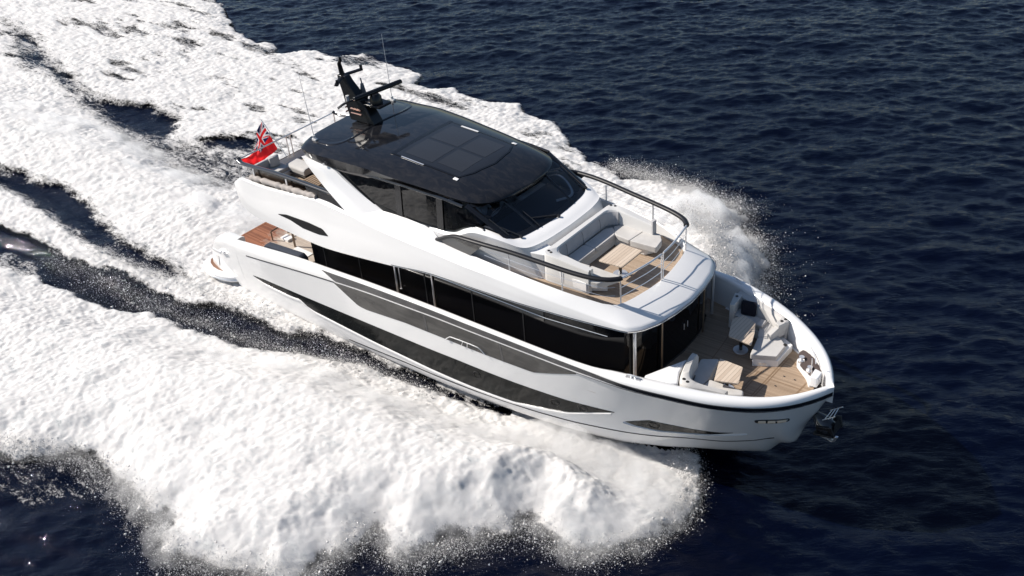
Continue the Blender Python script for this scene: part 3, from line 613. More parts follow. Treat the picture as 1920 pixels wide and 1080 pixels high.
# cleats on the cap
def cleat(x, y, z, rot=0):
    m = MB(); c, s_ = math.cos(rot), math.sin(rot)
    P = lambda a, b, h: (x + a * c - b * s_, y + a * s_ + b * c, z + h)
    m.tube([P(-.19, 0, .075), P(-.1, 0, .085), P(.1, 0, .085), P(.19, 0, .075)], [.02, .028, .028, .02], 8)
    m.tube([P(-.07, 0, 0), P(-.06, 0, .08)], .028, 8).tube([P(.07, 0, 0), P(.06, 0, .08)], .028, 8)
    m.slab([P(-.24, -.07, 0), P(.24, -.07, 0), P(.24, .07, 0), P(-.24, .07, 0)], .012)
    return m.build('cleat', m_steel, bulwark)
for s in (-1, 1):
    cleat(21.9, s * 3.08, 4.335, s * -.18)
    # stainless fairlead base beside each cleat
    cleat(1.58, s * 3.40, 1.86, .12)
# ------------------------------------------------------------------ stern quarters, platform, decks
for s in (-1, 1):
    q = MB(); rings = []
    prof = Tab([(-.08, .68), (.08, .98), (.32, 1.42), (.6, 1.82), (.95, 2.2), (1.3, 2.46), (1.75, 2.64), (2.2, 2.67), (2.6, 2.72)])
    for i in range(25):
        x = -.08 + i * (2.68 / 24); h = prof(x); tp = .10 * max(1.9 - x, 0) ** 1.8; xx = max(x, 1.9)
        kk = .75 * min(max((1.9 - x) / 1.2, 0), 1); ys = lambda z: Wh(xx, z) * (1 - kk) + Wr(xx) * kk - tp + .003
        wo = Wr(xx) - tp
        zs = [.45 + (h - .12 - .45) * k / 7 for k in range(8)]
        rings.append([(x, ys(z), z) for z in zs] + [(x, wo - .07, h - .02), (x, wo - .16, h), (x, wo - .46, h), (x, wo - .58, h - .06), (x, wo - .60, .45)])
    q.loft(rings, True, True)
    if s < 0: flip_y(q)
    qo = q.build('stern_quarter', m_white, yacht, angle=40)
    yo = lambda x: (lambda k_: Wh(max(x, 1.9), 1.5) * (1 - k_) + Wr(max(x, 1.9)) * k_)(.75 * min(max((1.9 - x) / 1.2, 0), 1)) - .10 * max(1.9 - x, 0) ** 1.8
    bm_ = MB(); bm_.tube(catmull([(.42, s * 2.72, 1.60), (.45, s * 2.95, 1.60), (.55, s * (yo(.55) + .01), 1.60), (.9, s * (yo(.9) + .02), 1.64), (1.25, s * (yo(1.25) + .02), 1.70)], 6), (.022, .05), 8)
    bm_.build('stern_rail', m_steel, qo)
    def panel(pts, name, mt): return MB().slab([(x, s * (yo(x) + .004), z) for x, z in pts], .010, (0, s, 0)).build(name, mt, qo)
    panel([(1.3, 1.70), (1.85, 1.86), (1.80, 2.12), (1.42, 2.02)], 'cleat_recess', mat('painted_recess_shade', (.42, .415, .41), .5))  # flat grey panel, shade of the recess painted in its colour
    panel([(.55, .80), (.80, .84), (.98, 1.40), (.72, 1.36)], 'shower_hatch', m_cream)
pm = MB()
po = [(2.1, 3.05), (1.6, 3.42), (1.2, 3.55), (.6, 3.64), (.2, 3.60), (-.2, 3.46), (-.46, 3.26), (-.56, 2.95), (-.6, 2.2), (-.62, 0)]
full = [(x, -y) for x, y in po] + [(x, y) for x, y in po[:-1][::-1]]
pm.prism(full, .34, .60); plat = pm.build('swim_platform', m_white, yacht, bevel=.04)
def inset(poly, d, cx, cy=0): return [(x + (cx - x) * d / max(math.hypot(cx - x, cy - y), .01), y + (cy - y) * d / max(math.hypot(cx - x, cy - y), .01)) for x, y in poly]
MB().prism(inset(full, .34, 1.2), .6, .612).build('teak_platform', mat('platform_teak', (.20, .10, .055), .5), plat, smooth=False)
st = MB(); st.tube([(x, y, .45) for x, y in full], .03, 6, False); st.build('platform_fender', m_steel, plat)
# transom block and aft deck
ad = MB().box(1.42, 7.0, -3.1, 3.1, .7, 2.0); ad.build('transom', m_white, yacht, bevel=.05)
MB().box(1.46, 7.0, -3.05, 3.05, 1.9, 2.02).build('aft_deck', m_teakw, yacht, smooth=False)
MB().box(1.41, 1.47, -3.06, 3.06, 1.85, 2.03).build('aft_deck_trim', m_tred, yacht, smooth=False)
# gate posts and handrails across the aft deck
gp = empty('gate', (2.95, -.9, 2.0)); gp.parent = yacht
def tb(name, mt, r, *paths, parent=None, n=8):
    m = MB()
    for p in paths: m.tube(p, r, n)
    o = m.build(name, mt, parent if parent else yacht); return o
gm = MB().tube([(2.95, -.95, 2.0), (2.95, -.95, 2.85)], .045, 8).tube([(4.1, -1.55, 2.0), (4.1, -1.55, 2.9)], .045, 8).tube([(2.9, -1.75, 2.45), (2.95, -.95, 2.5)], .03, 8).tube([(2.9, -1.75, 2.0), (2.9, -1.75, 2.45)], .03, 8)
gm.tube([(2.95, -.95, 2.85), (3.4, -1.1, 2.95), (4.1, -1.55, 2.9)], .045, 8)
m_brz = mat('bronze_metal', (.16, .12, .09), .35, .8); gate = gm.build('gate', m_brz, yacht)
MB().tube([(3.55, -.7, 2.0), (3.55, -.7, 2.7), (3.9, -.7, 2.75), (3.95, -.7, 2.0)], .028, 8).build('grab_hoop', m_brz, yacht)
MB().tube([(4.6, -1.1, 2.04), (5.6, -1.1, 2.04)], .02, 6).build('deck_track', m_brz, yacht); MB().tube([(5.3, -2.5, 2.04), (5.9, -1.7, 2.04)], .03, 6).build('deck_track', m_brz, yacht); bpy.data.objects.remove(gp)
MB().box(3.1, 3.6, -1.5, -1.15, 2.0, 2.12).build('deck_fitting', m_white, yacht, bevel=.02)
MB().box(4.2, 5.2, -1.9, -1.5, 2.0, 2.05).build('deck_fitting', m_white, yacht, bevel=.02)
# side decks, foredeck
fd = MB(); rings = []
for x in [7 + i * .25 for i in range(77)]:
    y = max(Wr(x) - Ci(x) - .02, .02); z = Dk(x); rings.append([(x, -y, z), (x, -y * .5, z), (x, 0, z), (x, y * .5, z), (x, y, z)])
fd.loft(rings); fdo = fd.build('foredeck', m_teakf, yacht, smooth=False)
# white waterway that follows the inner face of the bulwark, and deck inlays
iw = MB(); rings = []
for x in [21.6 + i * .2 for i in range(23)]:
    y = max(Wr(x) - Ci(x) - .02, .02); z = Dk(x); d = .10; rings.append([(x, y, z + .006), (x, max(y - d, .0), z + .006)])
iw.loft(rings); iw.mirror(); iw.build('waterway', m_white, fdo, smooth=False)
def inlay(pts, wd, name='deck_seam', mt=None):
    m = MB()
    for (x0, y0), (x1, y1) in zip(pts[:-1], pts[1:]):
        d = Vector((x1 - x0, y1 - y0, 0)).normalized(); n = Vector((-d.y, d.x, 0)) * wd / 2
        a, b = Vector((x0, y0, Dk(x0) + .005)), Vector((x1, y1, Dk(x1) + .005)); m.add([a - n, b - n, b + n, a + n], [(0, 1, 2, 3)])
    return m.build(name, mt or m_tred, fdo, smooth=False)
m_seam = mat('teak_margin', (.20, .13, .075), .6)
inlay([(24.70, 1.35), (25.72, .78), (25.66, -.75), (24.72, -1.35)], .05, mt=m_seam); inlay([(24.62, 1.38), (24.62, -1.42)], .035, mt=m_seam); inlay([(24.70, 1.38), (24.70, -1.42)], .035, mt=m_seam)
inlay([(24.70, .12), (25.68, .12)], .03, mt=m_seam); inlay([(24.30, .35), (24.30, -.75)], .03, mt=m_seam); inlay([(24.22, .3), (24.22, -.7)], .03, mt=m_seam)
inlay([(22.75, -.6), (22.68, .15), (22.6, .85), (22.5, 1.5), (22.35, 2.1)], .03, mt=m_seam)
for x, y in ((25.0, .45), (25.0, -.1), (25.35, .45)): MB().prism([(x + .04 * math.cos(a), y + .02 * math.sin(a)) for a in [k * math.pi / 5 for k in range(10)]], Dk(x), Dk(x) + .012).build('hatch_latch', m_band, fdo)
# ------------------------------------------------------------------ saloon
sal = MB()
path = [(6.9, -2.72), (18.4, -2.72), (19.6, -2.64), (20.5, -2.50), (21.05, -2.33), (21.32, -2.05), (21.50, -1.6), (21.64, -1.0), (21.72, 0)]
path = path + [(x, -y) for x, y in path[:-1][::-1]]
sal.loft([[(x, y, 2.0) for x, y in path], [(x * 1.0 + .02, y, 5.35) for x, y in path]])
sal.box(6.9, 6.95, -2.72, 2.72, 2.0, 4.5)
saloon = sal.build('saloon_glazing', m_dglass, yacht, angle=25)
cs = MB()
sill = [(x + .015, y * 1.008) for x, y in path[1:-1]]
cs.loft([[(x, y, Dk(x) + .005) for x, y in sill], [(x, y, Dk(x) + .10) for x, y in sill]]); cs.build('saloon_sill', m_band, saloon)
for x, y, r in ((11.55, -2.76, .035), (13.4, -2.76, .035)):
    for s in (-1, 1):
        m = MB().tube([(x, y * -s, 2.5), (x + .03, y * -s, 5.2)], r, 8); m.build('grab_pole', m_steel, saloon)
        if x < 12: MB().tube([(x + .22, y * -s, 3.5), (x + .24, y * -s, 4.4)], .02, 8).tube([(x + .22, y * -s + s * .05, 3.55), (x + .32, y * -s + s * .05, 3.58)], .02, 6).build('door_handle', m_steel, saloon)
for s in (-1, 1):
    for x0 in (7.6, 9.6, 13.0, 15.2, 17.4):
        MB().box(x0, x0 + .05, s * 2.725, s * 2.735, 2.6, 5.1).build('mullion', m_dark, saloon, smooth=False)
    MB().box(14.7, 18.3, s * 2.73, s * 2.745, 4.72, 5.12).build('glass_reflection', mat('reflection_grey', (.09, .085, .08), .5), saloon, smooth=False)  # grey strip laid on the glazing as a painted reflection
    MB().tube([(7.5, s * 2.8, 4.36), (11.5, s * 2.8, 4.62), (14, s * 2.8, 4.78), (18.4, s * 2.78, 4.92), (20.6, s * 2.54, 4.98)], .012, 6).build('grab_rail', m_steel, saloon)
    MB().tube([(21.41, s * 2.27, 3.3), (21.41, s * 2.27, 5.3)], .055, 10).build('pillar', m_steel, saloon)
    MB().tube([(21.70, s * 1.22, 3.3), (21.70, s * 1.22, 5.3)], .035, 10).build('pillar', mat('bronze_trim', (.25, .2, .15), .3, .7), saloon)
for y in (.15, -.05): MB().tube([(21.76, y, 4.2), (21.76, y, 4.42)], .016, 6).build('door_handle', m_steel, saloon)
# ------------------------------------------------------------------ upper deck moulding
LEt = Tab([(2.9, 2.9, 5.22), (3.3, 3.0, 4.40), (4.2, 3.05, 4.13), (6.1, 3.1, 4.16), (8, 3.2, 4.24), (10, 3.25, 4.50), (12, 3.25, 4.80), (14, 3.2, 5.10), (17, 3.05, 5.20), (19, 2.8, 5.22), (20.3, 2.62, 5.26)])
CRt = Tab([(2.9, 2.86, 5.27), (3.5, 2.9, 5.62), (4.5, 2.92, 5.64), (6.5, 2.98, 5.87), (8.4, 3.0, 6.10), (9.9, 3.05, 6.09), (11, 3.1, 6.02), (12, 3.12, 6.0), (15, 3.10, 5.92), (17, 2.95, 5.82), (18, 2.87, 5.72), (20.3, 2.58, 5.53)])
INt = Tab([(2.9, 2.82, 5.27), (3.5, 2.78, 5.64), (4.5, 2.78, 5.66), (6.5, 2.82, 5.89), (8.4, 2.8, 6.16), (9.6, 2.72, 6.26), (10.6, 2.45, 6.30), (12, 2.42, 6.38), (13.2, 2.42, 6.40), (13.8, 2.55, 6.18), (14.6, 2.60, 6.10), (16.9, 2.64, 6.08), (18.9, 2.52, 6.0), (20.3, 2.18, 5.83)])
front = [((21.0, 2.5, 5.28), (20.92, 2.46, 5.45), (20.45, 2.05, 5.8)), ((21.25, 2.44, 5.29), (21.15, 2.41, 5.44), (20.53, 1.95, 5.78)), ((21.44, 2.3, 5.3), (21.33, 2.27, 5.43), (20.59, 1.83, 5.77)), ((21.6, 2.08, 5.3), (21.5, 2.05, 5.42), (20.66, 1.65, 5.76)),
         ((21.8, 1.6, 5.3), (21.70, 1.58, 5.42), (20.74, 1.3, 5.75)), ((21.93, .9, 5.3), (21.84, .89, 5.42), (20.84, .66, 5.74)), ((22.0, 0, 5.3), (21.91, 0, 5.42), (20.9, 0, 5.74))]
sect = []
def ring3(le, cr, inn, fl):
    le, cr, inn = map(Vector, (le, cr, inn)); r = [Vector((le.x, 0, le.z)) if le.x < 20.5 else Vector((20.5, 0, le.z)), Vector((min(le.x, 20.5), le.y * .6, le.z)), le - Vector((0, .04 if le.y > .1 else 0, 0)), le + Vector((0, 0, .035))]
    r += [le.lerp(cr, t) + Vector((0, .05 * math.sin(math.pi * t), 0)) * min(1, (cr.z - le.z)) for t in (.25, .5, .75)] + [cr.lerp(le, .06), cr]
    for t in (.08, .25, .5, .75, .93): r.append(cr.lerp(inn, t) + Vector((0, 0, .025 * math.sin(math.pi * t))))
    r += [inn, Vector((inn.x, max(inn.y - .03, 0), inn.z - .03)), Vector((inn.x if inn.x < 20.4 else inn.x - .04, max(inn.y - .04, 0), fl))]
    return r
def floor_u(x): return 4.98 if x < 9 else (5.7 if x < 13 else 5.58)
for x in [2.9, 3.0, 3.15, 3.3, 3.5, 3.8, 4.2] + [4.6 + i * .4 for i in range(40)]:
    if x > 20.35: break
    le, cr, inn = LEt(x), CRt(x), INt(x)
    sect.append(ring3((x, *le), (x, *cr), (x, *inn), floor_u(x)))
for a, b, c in front: sect.append(ring3(a, b, c, 5.58))
ub = MB(); ub.loft(sect); ub.loft([[(p.x, -p.y, p.z) for p in r] for r in sect], flip=True)
ub.add([sect[0][k] for k in range(2, 15)] + [Vector((sect[0][k].x, -sect[0][k].y, sect[0][k].z)) for k in range(14, 1, -1)], [tuple(range(26))])
upper = ub.build('upper_deck_moulding', m_white, yacht, angle=42)
ug = MB()
rings = []
for i in range(120):
    x = 2.98 + i * .147
    if x > 20.4: break
    inn = INt(x); z = floor_u(x) + .004; y = max(inn[0] - .03, .05)
    rings.append([(x, -y, z), (x, y, z)])
fi = [(20.55, 1.8), (20.65, 1.62), (20.73, 1.28), (20.82, .65), (20.88, 0)]
rings += [[(x - .03, -max(y, .02), 5.585), (x - .03, max(y, .02), 5.585)] for x, y in fi]
ug.loft(rings); ug.build('upper_deck_floor', m_teak, yacht, smooth=False)
# shadow gap round the lip of the moulding
lp_ = [Vector((x, LEt(x)[0] + .006, LEt(x)[1] + .075)) for x in np.arange(12.0, 20.4, .4)] + [Vector(a) + Vector((.008, .004, .07)) for a, b, c in front]
lp_ = lp_ + [Vector((p.x, -p.y, p.z)) for p in lp_[:-1][::-1]]
MB().tube(lp_, .011, 6).build('lip_groove', m_band, upper)
m_vent = mat('vent_black', (.004, .004, .005), .3, spec=.15)
# air intake on the fascia
def Wu(x, z):
    le, cr = LEt(x), CRt(x); t = min(max((z - le[1]) / (cr[1] - le[1]), 0), 1); return le[0] + (cr[0] - le[0]) * t + .05 * math.sin(math.pi * t) * min(1, cr[1] - le[1])
for s in (-1, 1):
    side(s, 'air_intake', m_vent, strip(lin([(5.75, 4.83), (6.46, 4.83), (7.19, 4.73), (8.18, 4.79), (8.69, 4.90)]), lin([(5.75, 4.85), (6.27, 4.99), (7.6, 5.10), (8.41, 5.10), (8.69, 4.92)]), 5.75, 8.69, 24, .01, Wu), upper)
# windscreen coaming: wraps the base of the wheelhouse, slopes down to the lounge
co = MB()
top_in = [(13.3, 2.36, 6.44), (14.0, 2.34, 6.47), (14.45, 2.32, 6.56), (14.85, 2.30, 6.80), (15.25, 2.26, 6.97), (15.7, 2.20, 6.97), (16.2, 2.10, 6.88), (16.52, 1.98, 6.78), (16.64, 1.75, 6.74), (16.74, 1.2, 6.72), (16.82, .6, 6.72), (16.84, 0, 6.72)]
top_out = [(13.3, 2.46, 6.36), (14.0, 2.48, 6.37), (14.5, 2.5, 6.46), (14.9, 2.5, 6.68), (15.3, 2.47, 6.86), (15.8, 2.40, 6.87), (16.4, 2.28, 6.80), (16.95, 2.08, 6.66), (17.22, 1.80, 6.64), (17.36, 1.2, 6.64), (17.40, .6, 6.64), (17.42, 0, 6.64)]
bot = [(13.3, 2.50, 5.9), (14.0, 2.52, 5.6), (14.6, 2.50, 5.55), (15.0, 2.42, 5.55), (15.4, 2.32, 5.55), (16.0, 2.22, 5.55), (16.7, 2.10, 5.55), (17.4, 1.95, 5.55), (17.62, 1.80, 5.55), (17.66, 1.2, 5.55), (17.68, .6, 5.55), (17.68, 0, 5.55)]
def full_path(p): return [(x, -y, z) for x, y, z in p] + [(x, y, z) for x, y, z in p[:-1][::-1]]
A, B_, C_ = [catmull(full_path(q), 4) for q in (top_in, top_out, bot)]
A0 = [p + Vector((0, 0, -.5)) for p in A]
mid = lambda P, Q, t, dz=0: [a.lerp(b, t) + Vector((0, 0, dz)) for a, b in zip(P, Q)]
co.loft([A0, A, mid(A, B_, .3, .02), mid(A, B_, .7, .02), mid(A, B_, .93, -.005), B_, mid(B_, C_, .06, .0), mid(B_, C_, .3), mid(B_, C_, .65), C_])
coam = co.build('windscreen_coaming', m_white, yacht, angle=50)
# ------------------------------------------------------------------ hardtop
Wt = Tab([(7.0, 2.30), (7.15, 2.46), (7.5, 2.54), (8, 2.57), (9.3, 2.55), (10.5, 2.46), (11.6, 2.39), (13, 2.27), (14.2, 2.14), (14.9, 2.0), (15.35, 1.72), (15.6, 1.3), (15.75, .75), (15.82, 0)])
Ztop = Tab([(7.0, 7.96), (8.5, 8.06), (11, 8.12), (13.9, 8.02), (15, 7.86), (15.82, 7.66)])
Zcr = Tab([(7.0, 7.72), (8, 7.74), (9.5, 7.83), (10.5, 7.83), (11.7, 7.78), (13, 7.73), (14.8, 7.62), (15.4, 7.60), (15.82, 7.60)])
Zlo = Tab([(7.0, 7.42), (8.5, 7.34), (9, 7.36), (10.2, 7.47), (12, 7.56), (13.5, 7.57), (14.6, 7.52), (15.4, 7.50), (15.82, 7.53)])
hr = []
xs_ = [7.0, 7.05, 7.15, 7.3] + [7.5 + i * .25 for i in range(29)] + [14.7, 14.9, 15.1, 15.25, 15.4, 15.5, 15.6, 15.68, 15.74, 15.78, 15.81, 15.82]
for x in xs_:
    w_ = Wt(x); zt, zk, zl = Ztop(x), Zcr(x), Zlo(x); zt = max(zt, zk + .02)
    prof = [(0, zt), (.3, zt - .01 * (zt - zk)), (.6, zt - .12 * (zt - zk)), (.8, zt - .34 * (zt - zk)), (.92, zt - .66 * (zt - zk)), (.985, zk + .06 * (zt - zk)), (1.0, zk)]
    r = [(x, w_ * a, z) for a, z in prof] + [(x, max(w_ - .10, 0), zl + .02), (x, max(w_ - .14, 0), zl), (x, max(w_ - .55, 0), zl + .05), (x, 0, zl + .07)]
    hr.append(r)
ht = MB().loft(hr).loft([[(a, -b, c) for a, b, c in r] for r in hr], flip=True)
ht.add(list(hr[0]) + [(a, -b, c) for a, b, c in hr[0][::-1]], [tuple(range(len(hr[0]) * 2))])
htop = ht.build('hardtop', m_roof, yacht, angle=38)
def Zt(x, y):
    w_ = Wt(x); a = abs(y) / w_; zt, zk = Ztop(x), Zcr(x); return zt - (zt - zk) * float(np.interp(a, [0, .3, .6, .8, .92, .985, 1], [0, .01, .12, .34, .66, .93, 1]))
def roof_patch(poly, h, name, mt, parent, n=1, bevel=.0):
    m = MB(); P = [(x, y, Zt(x, y) + h) for x, y in poly]; B = [(x, y, Zt(x, y) - .02) for x, y in poly]; k = len(P)
    m.add(P + B, [tuple(range(k))] + [(i, (i + 1) % k, (i + 1) % k + k, i + k) for i in range(k)]); return m.build(name, mt, parent, bevel=bevel)
# raised antenna plinth along the aft edge
rp = MB(); rl = []
outl = [(7.12, -2.05), (7.9, -2.1), (8.35, -2.05), (8.62, -1.85), (8.76, -1.5), (8.78, -1.0), (8.72, 0)]
outl = outl + [(x, -y) for x, y in outl[:-1][::-1]]
oc = [(p.x, p.y) for p in catmull([(a, b, 0) for a, b in outl], 4)]
for d, h in ((0, -.01), (.02, .012), (.05, .022), (.10, .026)):
    rl.append([(x - (d if x > 7.2 else 0), y * (1 - d / 2.1), Zt(x, y) + h) for x, y in oc])
rp.loft(rl); k = len(rp.v) - len(oc)
# top: join mirrored points
half = len(oc) // 2; nn = len(oc)
rp.f += [(k + i, k + i + 1, k + nn - 2 - i, k + nn - 1 - i) for i in range(half)]; rp.mi += [0] * half
rp.build('antenna_plinth', m_roof, htop, angle=40)
m_frame = mat('sunroof_gap', (.003, .003, .004), .3)
gapm = MB()
sr = [(11.0, -1.46), (11.0, 1.46), (13.9, 1.40), (14.15, .9), (14.3, 0), (14.15, -.9), (13.9, -1.40)]
def ringline(poly, wd, h, mt, name):
    m = MB(); n = len(poly)
    for i in range(n):
        (x0, y0), (x1, y1) = poly[i], poly[(i + 1) % n]; N_ = max(int(math.hypot(x1 - x0, y1 - y0) / .2), 1)
        d = Vector((x1 - x0, y1 - y0, 0)).normalized(); nv = Vector((-d.y, d.x, 0)) * wd / 2; R = []
        for j in range(N_ + 1):
            x, y = x0 + (x1 - x0) * j / N_, y0 + (y1 - y0) * j / N_; R.append([(x - nv.x, y - nv.y, Zt(x - nv.x, y - nv.y) + h), (x + nv.x, y + nv.y, Zt(x + nv.x, y + nv.y) + h)])
        m.loft(R)
    return m.build(name, mt, htop, smooth=False)
srm = MB(); gx = [(x, x) for x in ()]
def sr_w(x): return float(np.interp(x, [11, 13.9, 14.15, 14.28], [1.46, 1.40, .9, .05]))
R = []
for x in list(np.linspace(11, 13.9, 12)) + [14.0, 14.15, 14.22, 14.28]:
    ww = sr_w(x); R.append([(x, ww * t, Zt(x, ww * t) + .012) for t in np.linspace(-1, 1, 13)])
srm.loft(R); sunroof = srm.build('sunroof', mat('sunroof_panel', (.014, .015, .018), .03, spec=.5), htop, angle=60)
MB().slab([(10.86, -1.52, Zt(10.9, 1.5) - .0), (10.98, -1.52, Zt(10.9, 1.5)), (10.98, 0, Zt(10.9, 0) + .005), (10.86, 0, Zt(10.9, 0) + .005)], .014, (0, 0, 1)).mirror().build('sunroof_rail', m_frame, htop, smooth=False)
ringline(sr, .07, .016, m_frame, 'sunroof_seal')
# paler shapes of the cabin below seen through the sunroof glass: roof beams and blinds
m_blind = mat('roof_blind', (.024, .025, .028), .06, spec=.5)
for x0, x1, y0, y1 in ((11.25, 12.55, -1.22, -.06), (12.7, 13.8, -1.12, -.06), (11.25, 12.55, .06, 1.22), (12.7, 13.8, .06, 1.12)):
    m = MB(); m.loft([[(x, y, Zt(x, y) + .0175) for y in np.linspace(y0, y1, 7)] for x in np.linspace(x0, x1, 7)]); m.build('blind_section', m_blind, sunroof)
MB().slab([(11.55, 1.34, Zt(11.5, 1.34) + .02), (12.35, 1.34, Zt(12.3, 1.34) + .02), (12.35, 1.41, Zt(12.3, 1.4) + .02), (11.55, 1.41, Zt(11.5, 1.4) + .02)], .012, (0, 0, 1)).build('slide_track', m_white, htop, smooth=False)
MB().slab([(11.35, -1.50, Zt(11.3, -1.5) + .02), (12.4, -1.50, Zt(12.4, -1.5) + .02), (12.4, -1.46, Zt(12.4, -1.46) + .02), (11.35, -1.46, Zt(11.3, -1.46) + .02)], .008, (0, 0, 1)).build('slide_track', m_steel, htop, smooth=False)
for s in (-1, 1):
    MB().slab([(13.79, s * 1.46, Zt(13.8, 1.46) + .01), (13.98, s * 1.46, Zt(13.98, 1.46) + .01), (13.98, s * 1.57, Zt(13.98, 1.57) + .01), (13.79, s * 1.57, Zt(13.8, 1.57) + .01)], .02, (0, 0, 1)).build('navigation_sensor', m_white, htop, bevel=.008)
    # deck light under the eave
    MB().tube([(8.4, s * 2.52, 7.45), (8.4, s * 2.56, 7.45)], .05, 8).build('eave_light', m_steel, htop)
    # pale trim under the eave
    m = MB(); R = []
    for i in range(30):
        x = 8.9 + i * .2; R.append([(x, s * (Wt(x) - .13), Zlo(x) - .004), (x, s * (Wt(x) - .15), Zlo(x) - .05 - .07 * math.sin(math.pi * min(i / 20, 1)))])
    m.loft(R); m.build('eave_trim', mat('taupe_trim', (.22, .19, .17), .4), htop)
    # buttress from the hardtop down to the deck edge
    Lp = catmull([(7.15, 2.52, 7.42), (7.6, 2.62, 7.14), (8.3, 2.72, 6.72), (9.0, 2.86, 6.44), (9.9, 3.03, 6.08)], 5)
    Rp = catmull([(7.6, 2.50, 7.40), (8.65, 2.45, 7.33), (9.3, 2.45, 7.02), (10.1, 2.44, 6.66), (11.05, 2.42, 6.30)], 5)
    rr = [[a, a.lerp(b, .08) + Vector((0, .02, 0)), a.lerp(b, .5) + Vector((0, .05, 0)), a.lerp(b, .56) + Vector((0, .04, 0)), b.lerp(a, .05), b, b - Vector((0, .10, .0)), a - Vector((-.08, .14, 0))] for a, b in zip(Lp, Rp)]
    rr = [[(p.x, s * p.y, p.z) for p in r] for r in rr]
    bt = MB().loft(rr, True, True).build('buttress', m_white, yacht, angle=30)
# ------------------------------------------------------------------ wheelhouse glazing
wh = empty('wheelhouse'); 
whm = MB()
whm.prism([(8.95, -2.25), (15.6, -2.05), (15.6, 2.05), (8.95, 2.25)], 5.6, 5.72)
wheelh = whm.build('wheelhouse_floor', mat('dark_carpet', (.05, .05, .055), .9), yacht); bpy.data.objects.remove(wh)
MB().box(8.9, 8.95, -2.3, 2.3, 5.0, 7.42).build('aft_bulkhead', m_dglass, wheelh, smooth=False)
m_fr = mat('window_frame', (.008, .008, .009), .25, coat=.3)
for s in (-1, 1):
    def gl(x, z): # inward lean of the side glass
        t = (z - 6.3) / 1.3; return s * (2.40 + (-.10) * t - max(x - 13, 0) * .035)
    lo_ = [(8.75, 7.30), (9.8, 6.80), (10.95, 6.28), (12.1, 6.34), (13.2, 6.41), (13.95, 6.44), (14.4, 6.54), (14.8, 6.78), (15.2, 6.94), (15.7, 6.94)]
    up_ = [(8.75, 7.36), (9.8, 7.46), (10.95, 7.52), (12.1, 7.58), (13.2, 7.60), (13.95, 7.60), (14.4, 7.58), (14.8, 7.56), (15.2, 7.30), (15.7, 6.96)]
    g = MB(); g.loft([[(a[0], gl(*a), a[1]), (b[0], gl(*b), b[1])] for a, b in zip(lo_, up_)])
    sg = g.build('side_window', m_tint, yacht, smooth=False)
    def bar(p, q, wd, name='window_frame', th=.03):
        a, b = Vector((p[0], gl(*p) + s * .012, p[1])), Vector((q[0], gl(*q) + s * .012, q[1])); m = MB(); m.tube([a, b], (wd, th) if abs(p[0] - q[0]) < .5 else (th, wd), 8); return m.build(name, m_fr, sg)
    fm = MB(); fm.tube([(x, gl(x, z) + s * .012, z) for x, z in lo_], .035, 6); fm.build('window_frame', m_fr, sg)
    fm = MB(); fm.tube([(x, gl(x, z) + s * .012, z) for x, z in up_[:8]], .05, 6); fm.build('window_frame', m_fr, sg)
    for x0 in (11.75, 13.65): 
        m = MB(); m.slab([(x0, gl(x0, 6.35) , 6.36), (x0 + .28, gl(x0, 6.35), 6.38), (x0 + .28, gl(x0, 7.56), 7.58), (x0, gl(x0, 7.56), 7.58)], .03, (0, s, 0)); m.build('window_frame', m_fr, sg)
    # pale inner linings seen behind the glass
    m = MB(); m.tube([(x, gl(x, z) - s * .10, z - .0) for x, z in lo_[4:9]], .05, 6); m.build('inner_lining', m_cream, sg)
    MB().box(12.08, 12.35, s * 1.9, s * 2.1, 5.8, 7.5).build('inner_lining', m_cream, sg); MB().box(13.98, 14.12, s * 1.95, s * 2.15, 6.3, 7.5).build('inner_lining', m_cream, sg)
# windscreen: three raked panes
wb = catmull([(16.42, -2.02, 6.80), (16.62, -1.72, 6.75), (16.74, -1.05, 6.73), (16.82, 0, 6.73), (16.74, 1.05, 6.73), (16.62, 1.72, 6.75), (16.42, 2.02, 6.80)], 6)
wt = catmull([(14.85, -2.12, 7.56), (15.05, -1.85, 7.52), (15.35, -1.15, 7.50), (15.45, 0, 7.50), (15.35, 1.15, 7.50), (15.05, 1.85, 7.52), (14.85, 2.12, 7.56)], 6)
nW = len(wb)
m = MB().loft([wb, [a.lerp(b, .5) + Vector((.02, 0, .02)) for a, b in zip(wb, wt)], wt]); wsg = m.build('windscreen', m_wsg, yacht, angle=60)
def wsp(t, h, off=.012):
    i = t * (nW - 1); k = min(int(i), nW - 2); f = i - k; a = wb[k].lerp(wb[k + 1], f); b = wt[k].lerp(wt[k + 1], f); return a.lerp(b, h) + Vector((.5, 0, .85)) * off
fr = MB()
for t, wd in ((.0, .13), (1., .13), (.345, .05), (.655, .05)):
    MB().tube([wsp(t, h) for h in (-.02, .3, .6, 1.0)], (wd, .03), 8).build('windscreen_mullion', m_fr, wsg)
frb = MB()
frb.loft([[wsp(t, -.02, .02) for t in np.linspace(0, 1, 30)], [wsp(t, .10, .02) for t in np.linspace(0, 1, 30)]])
MB().loft([[wsp(t, .93, .02) for t in np.linspace(0, 1, 30)], [wsp(t, 1.02, .02) for t in np.linspace(0, 1, 30)]]).build('windscreen_border', m_fr, wsg)
frb.build('windscreen_border', m_fr, wsg)
for t0, t1, h1 in ((.17, .06, .5), (.50, .37, .42), (.93, .93, .72)):
    w0 = MB(); a = wsp(t0, .0, .05); b = wsp(t1, h1 * .6, .07); w0.tube([a + Vector((.06, 0, .0)), a + Vector((0, 0, .03)), b], .02, 6); w0.tube([wsp(t1, h1 * .6 - .24, .06), b, wsp(t1, h1 * .6 + .24, .06)], .014, 6)
    w0.tube([a + Vector((.10, 0, -.02)), a + Vector((.02, 0, .03))], .05, 8); w0.build('wiper', m_dark, wsg)
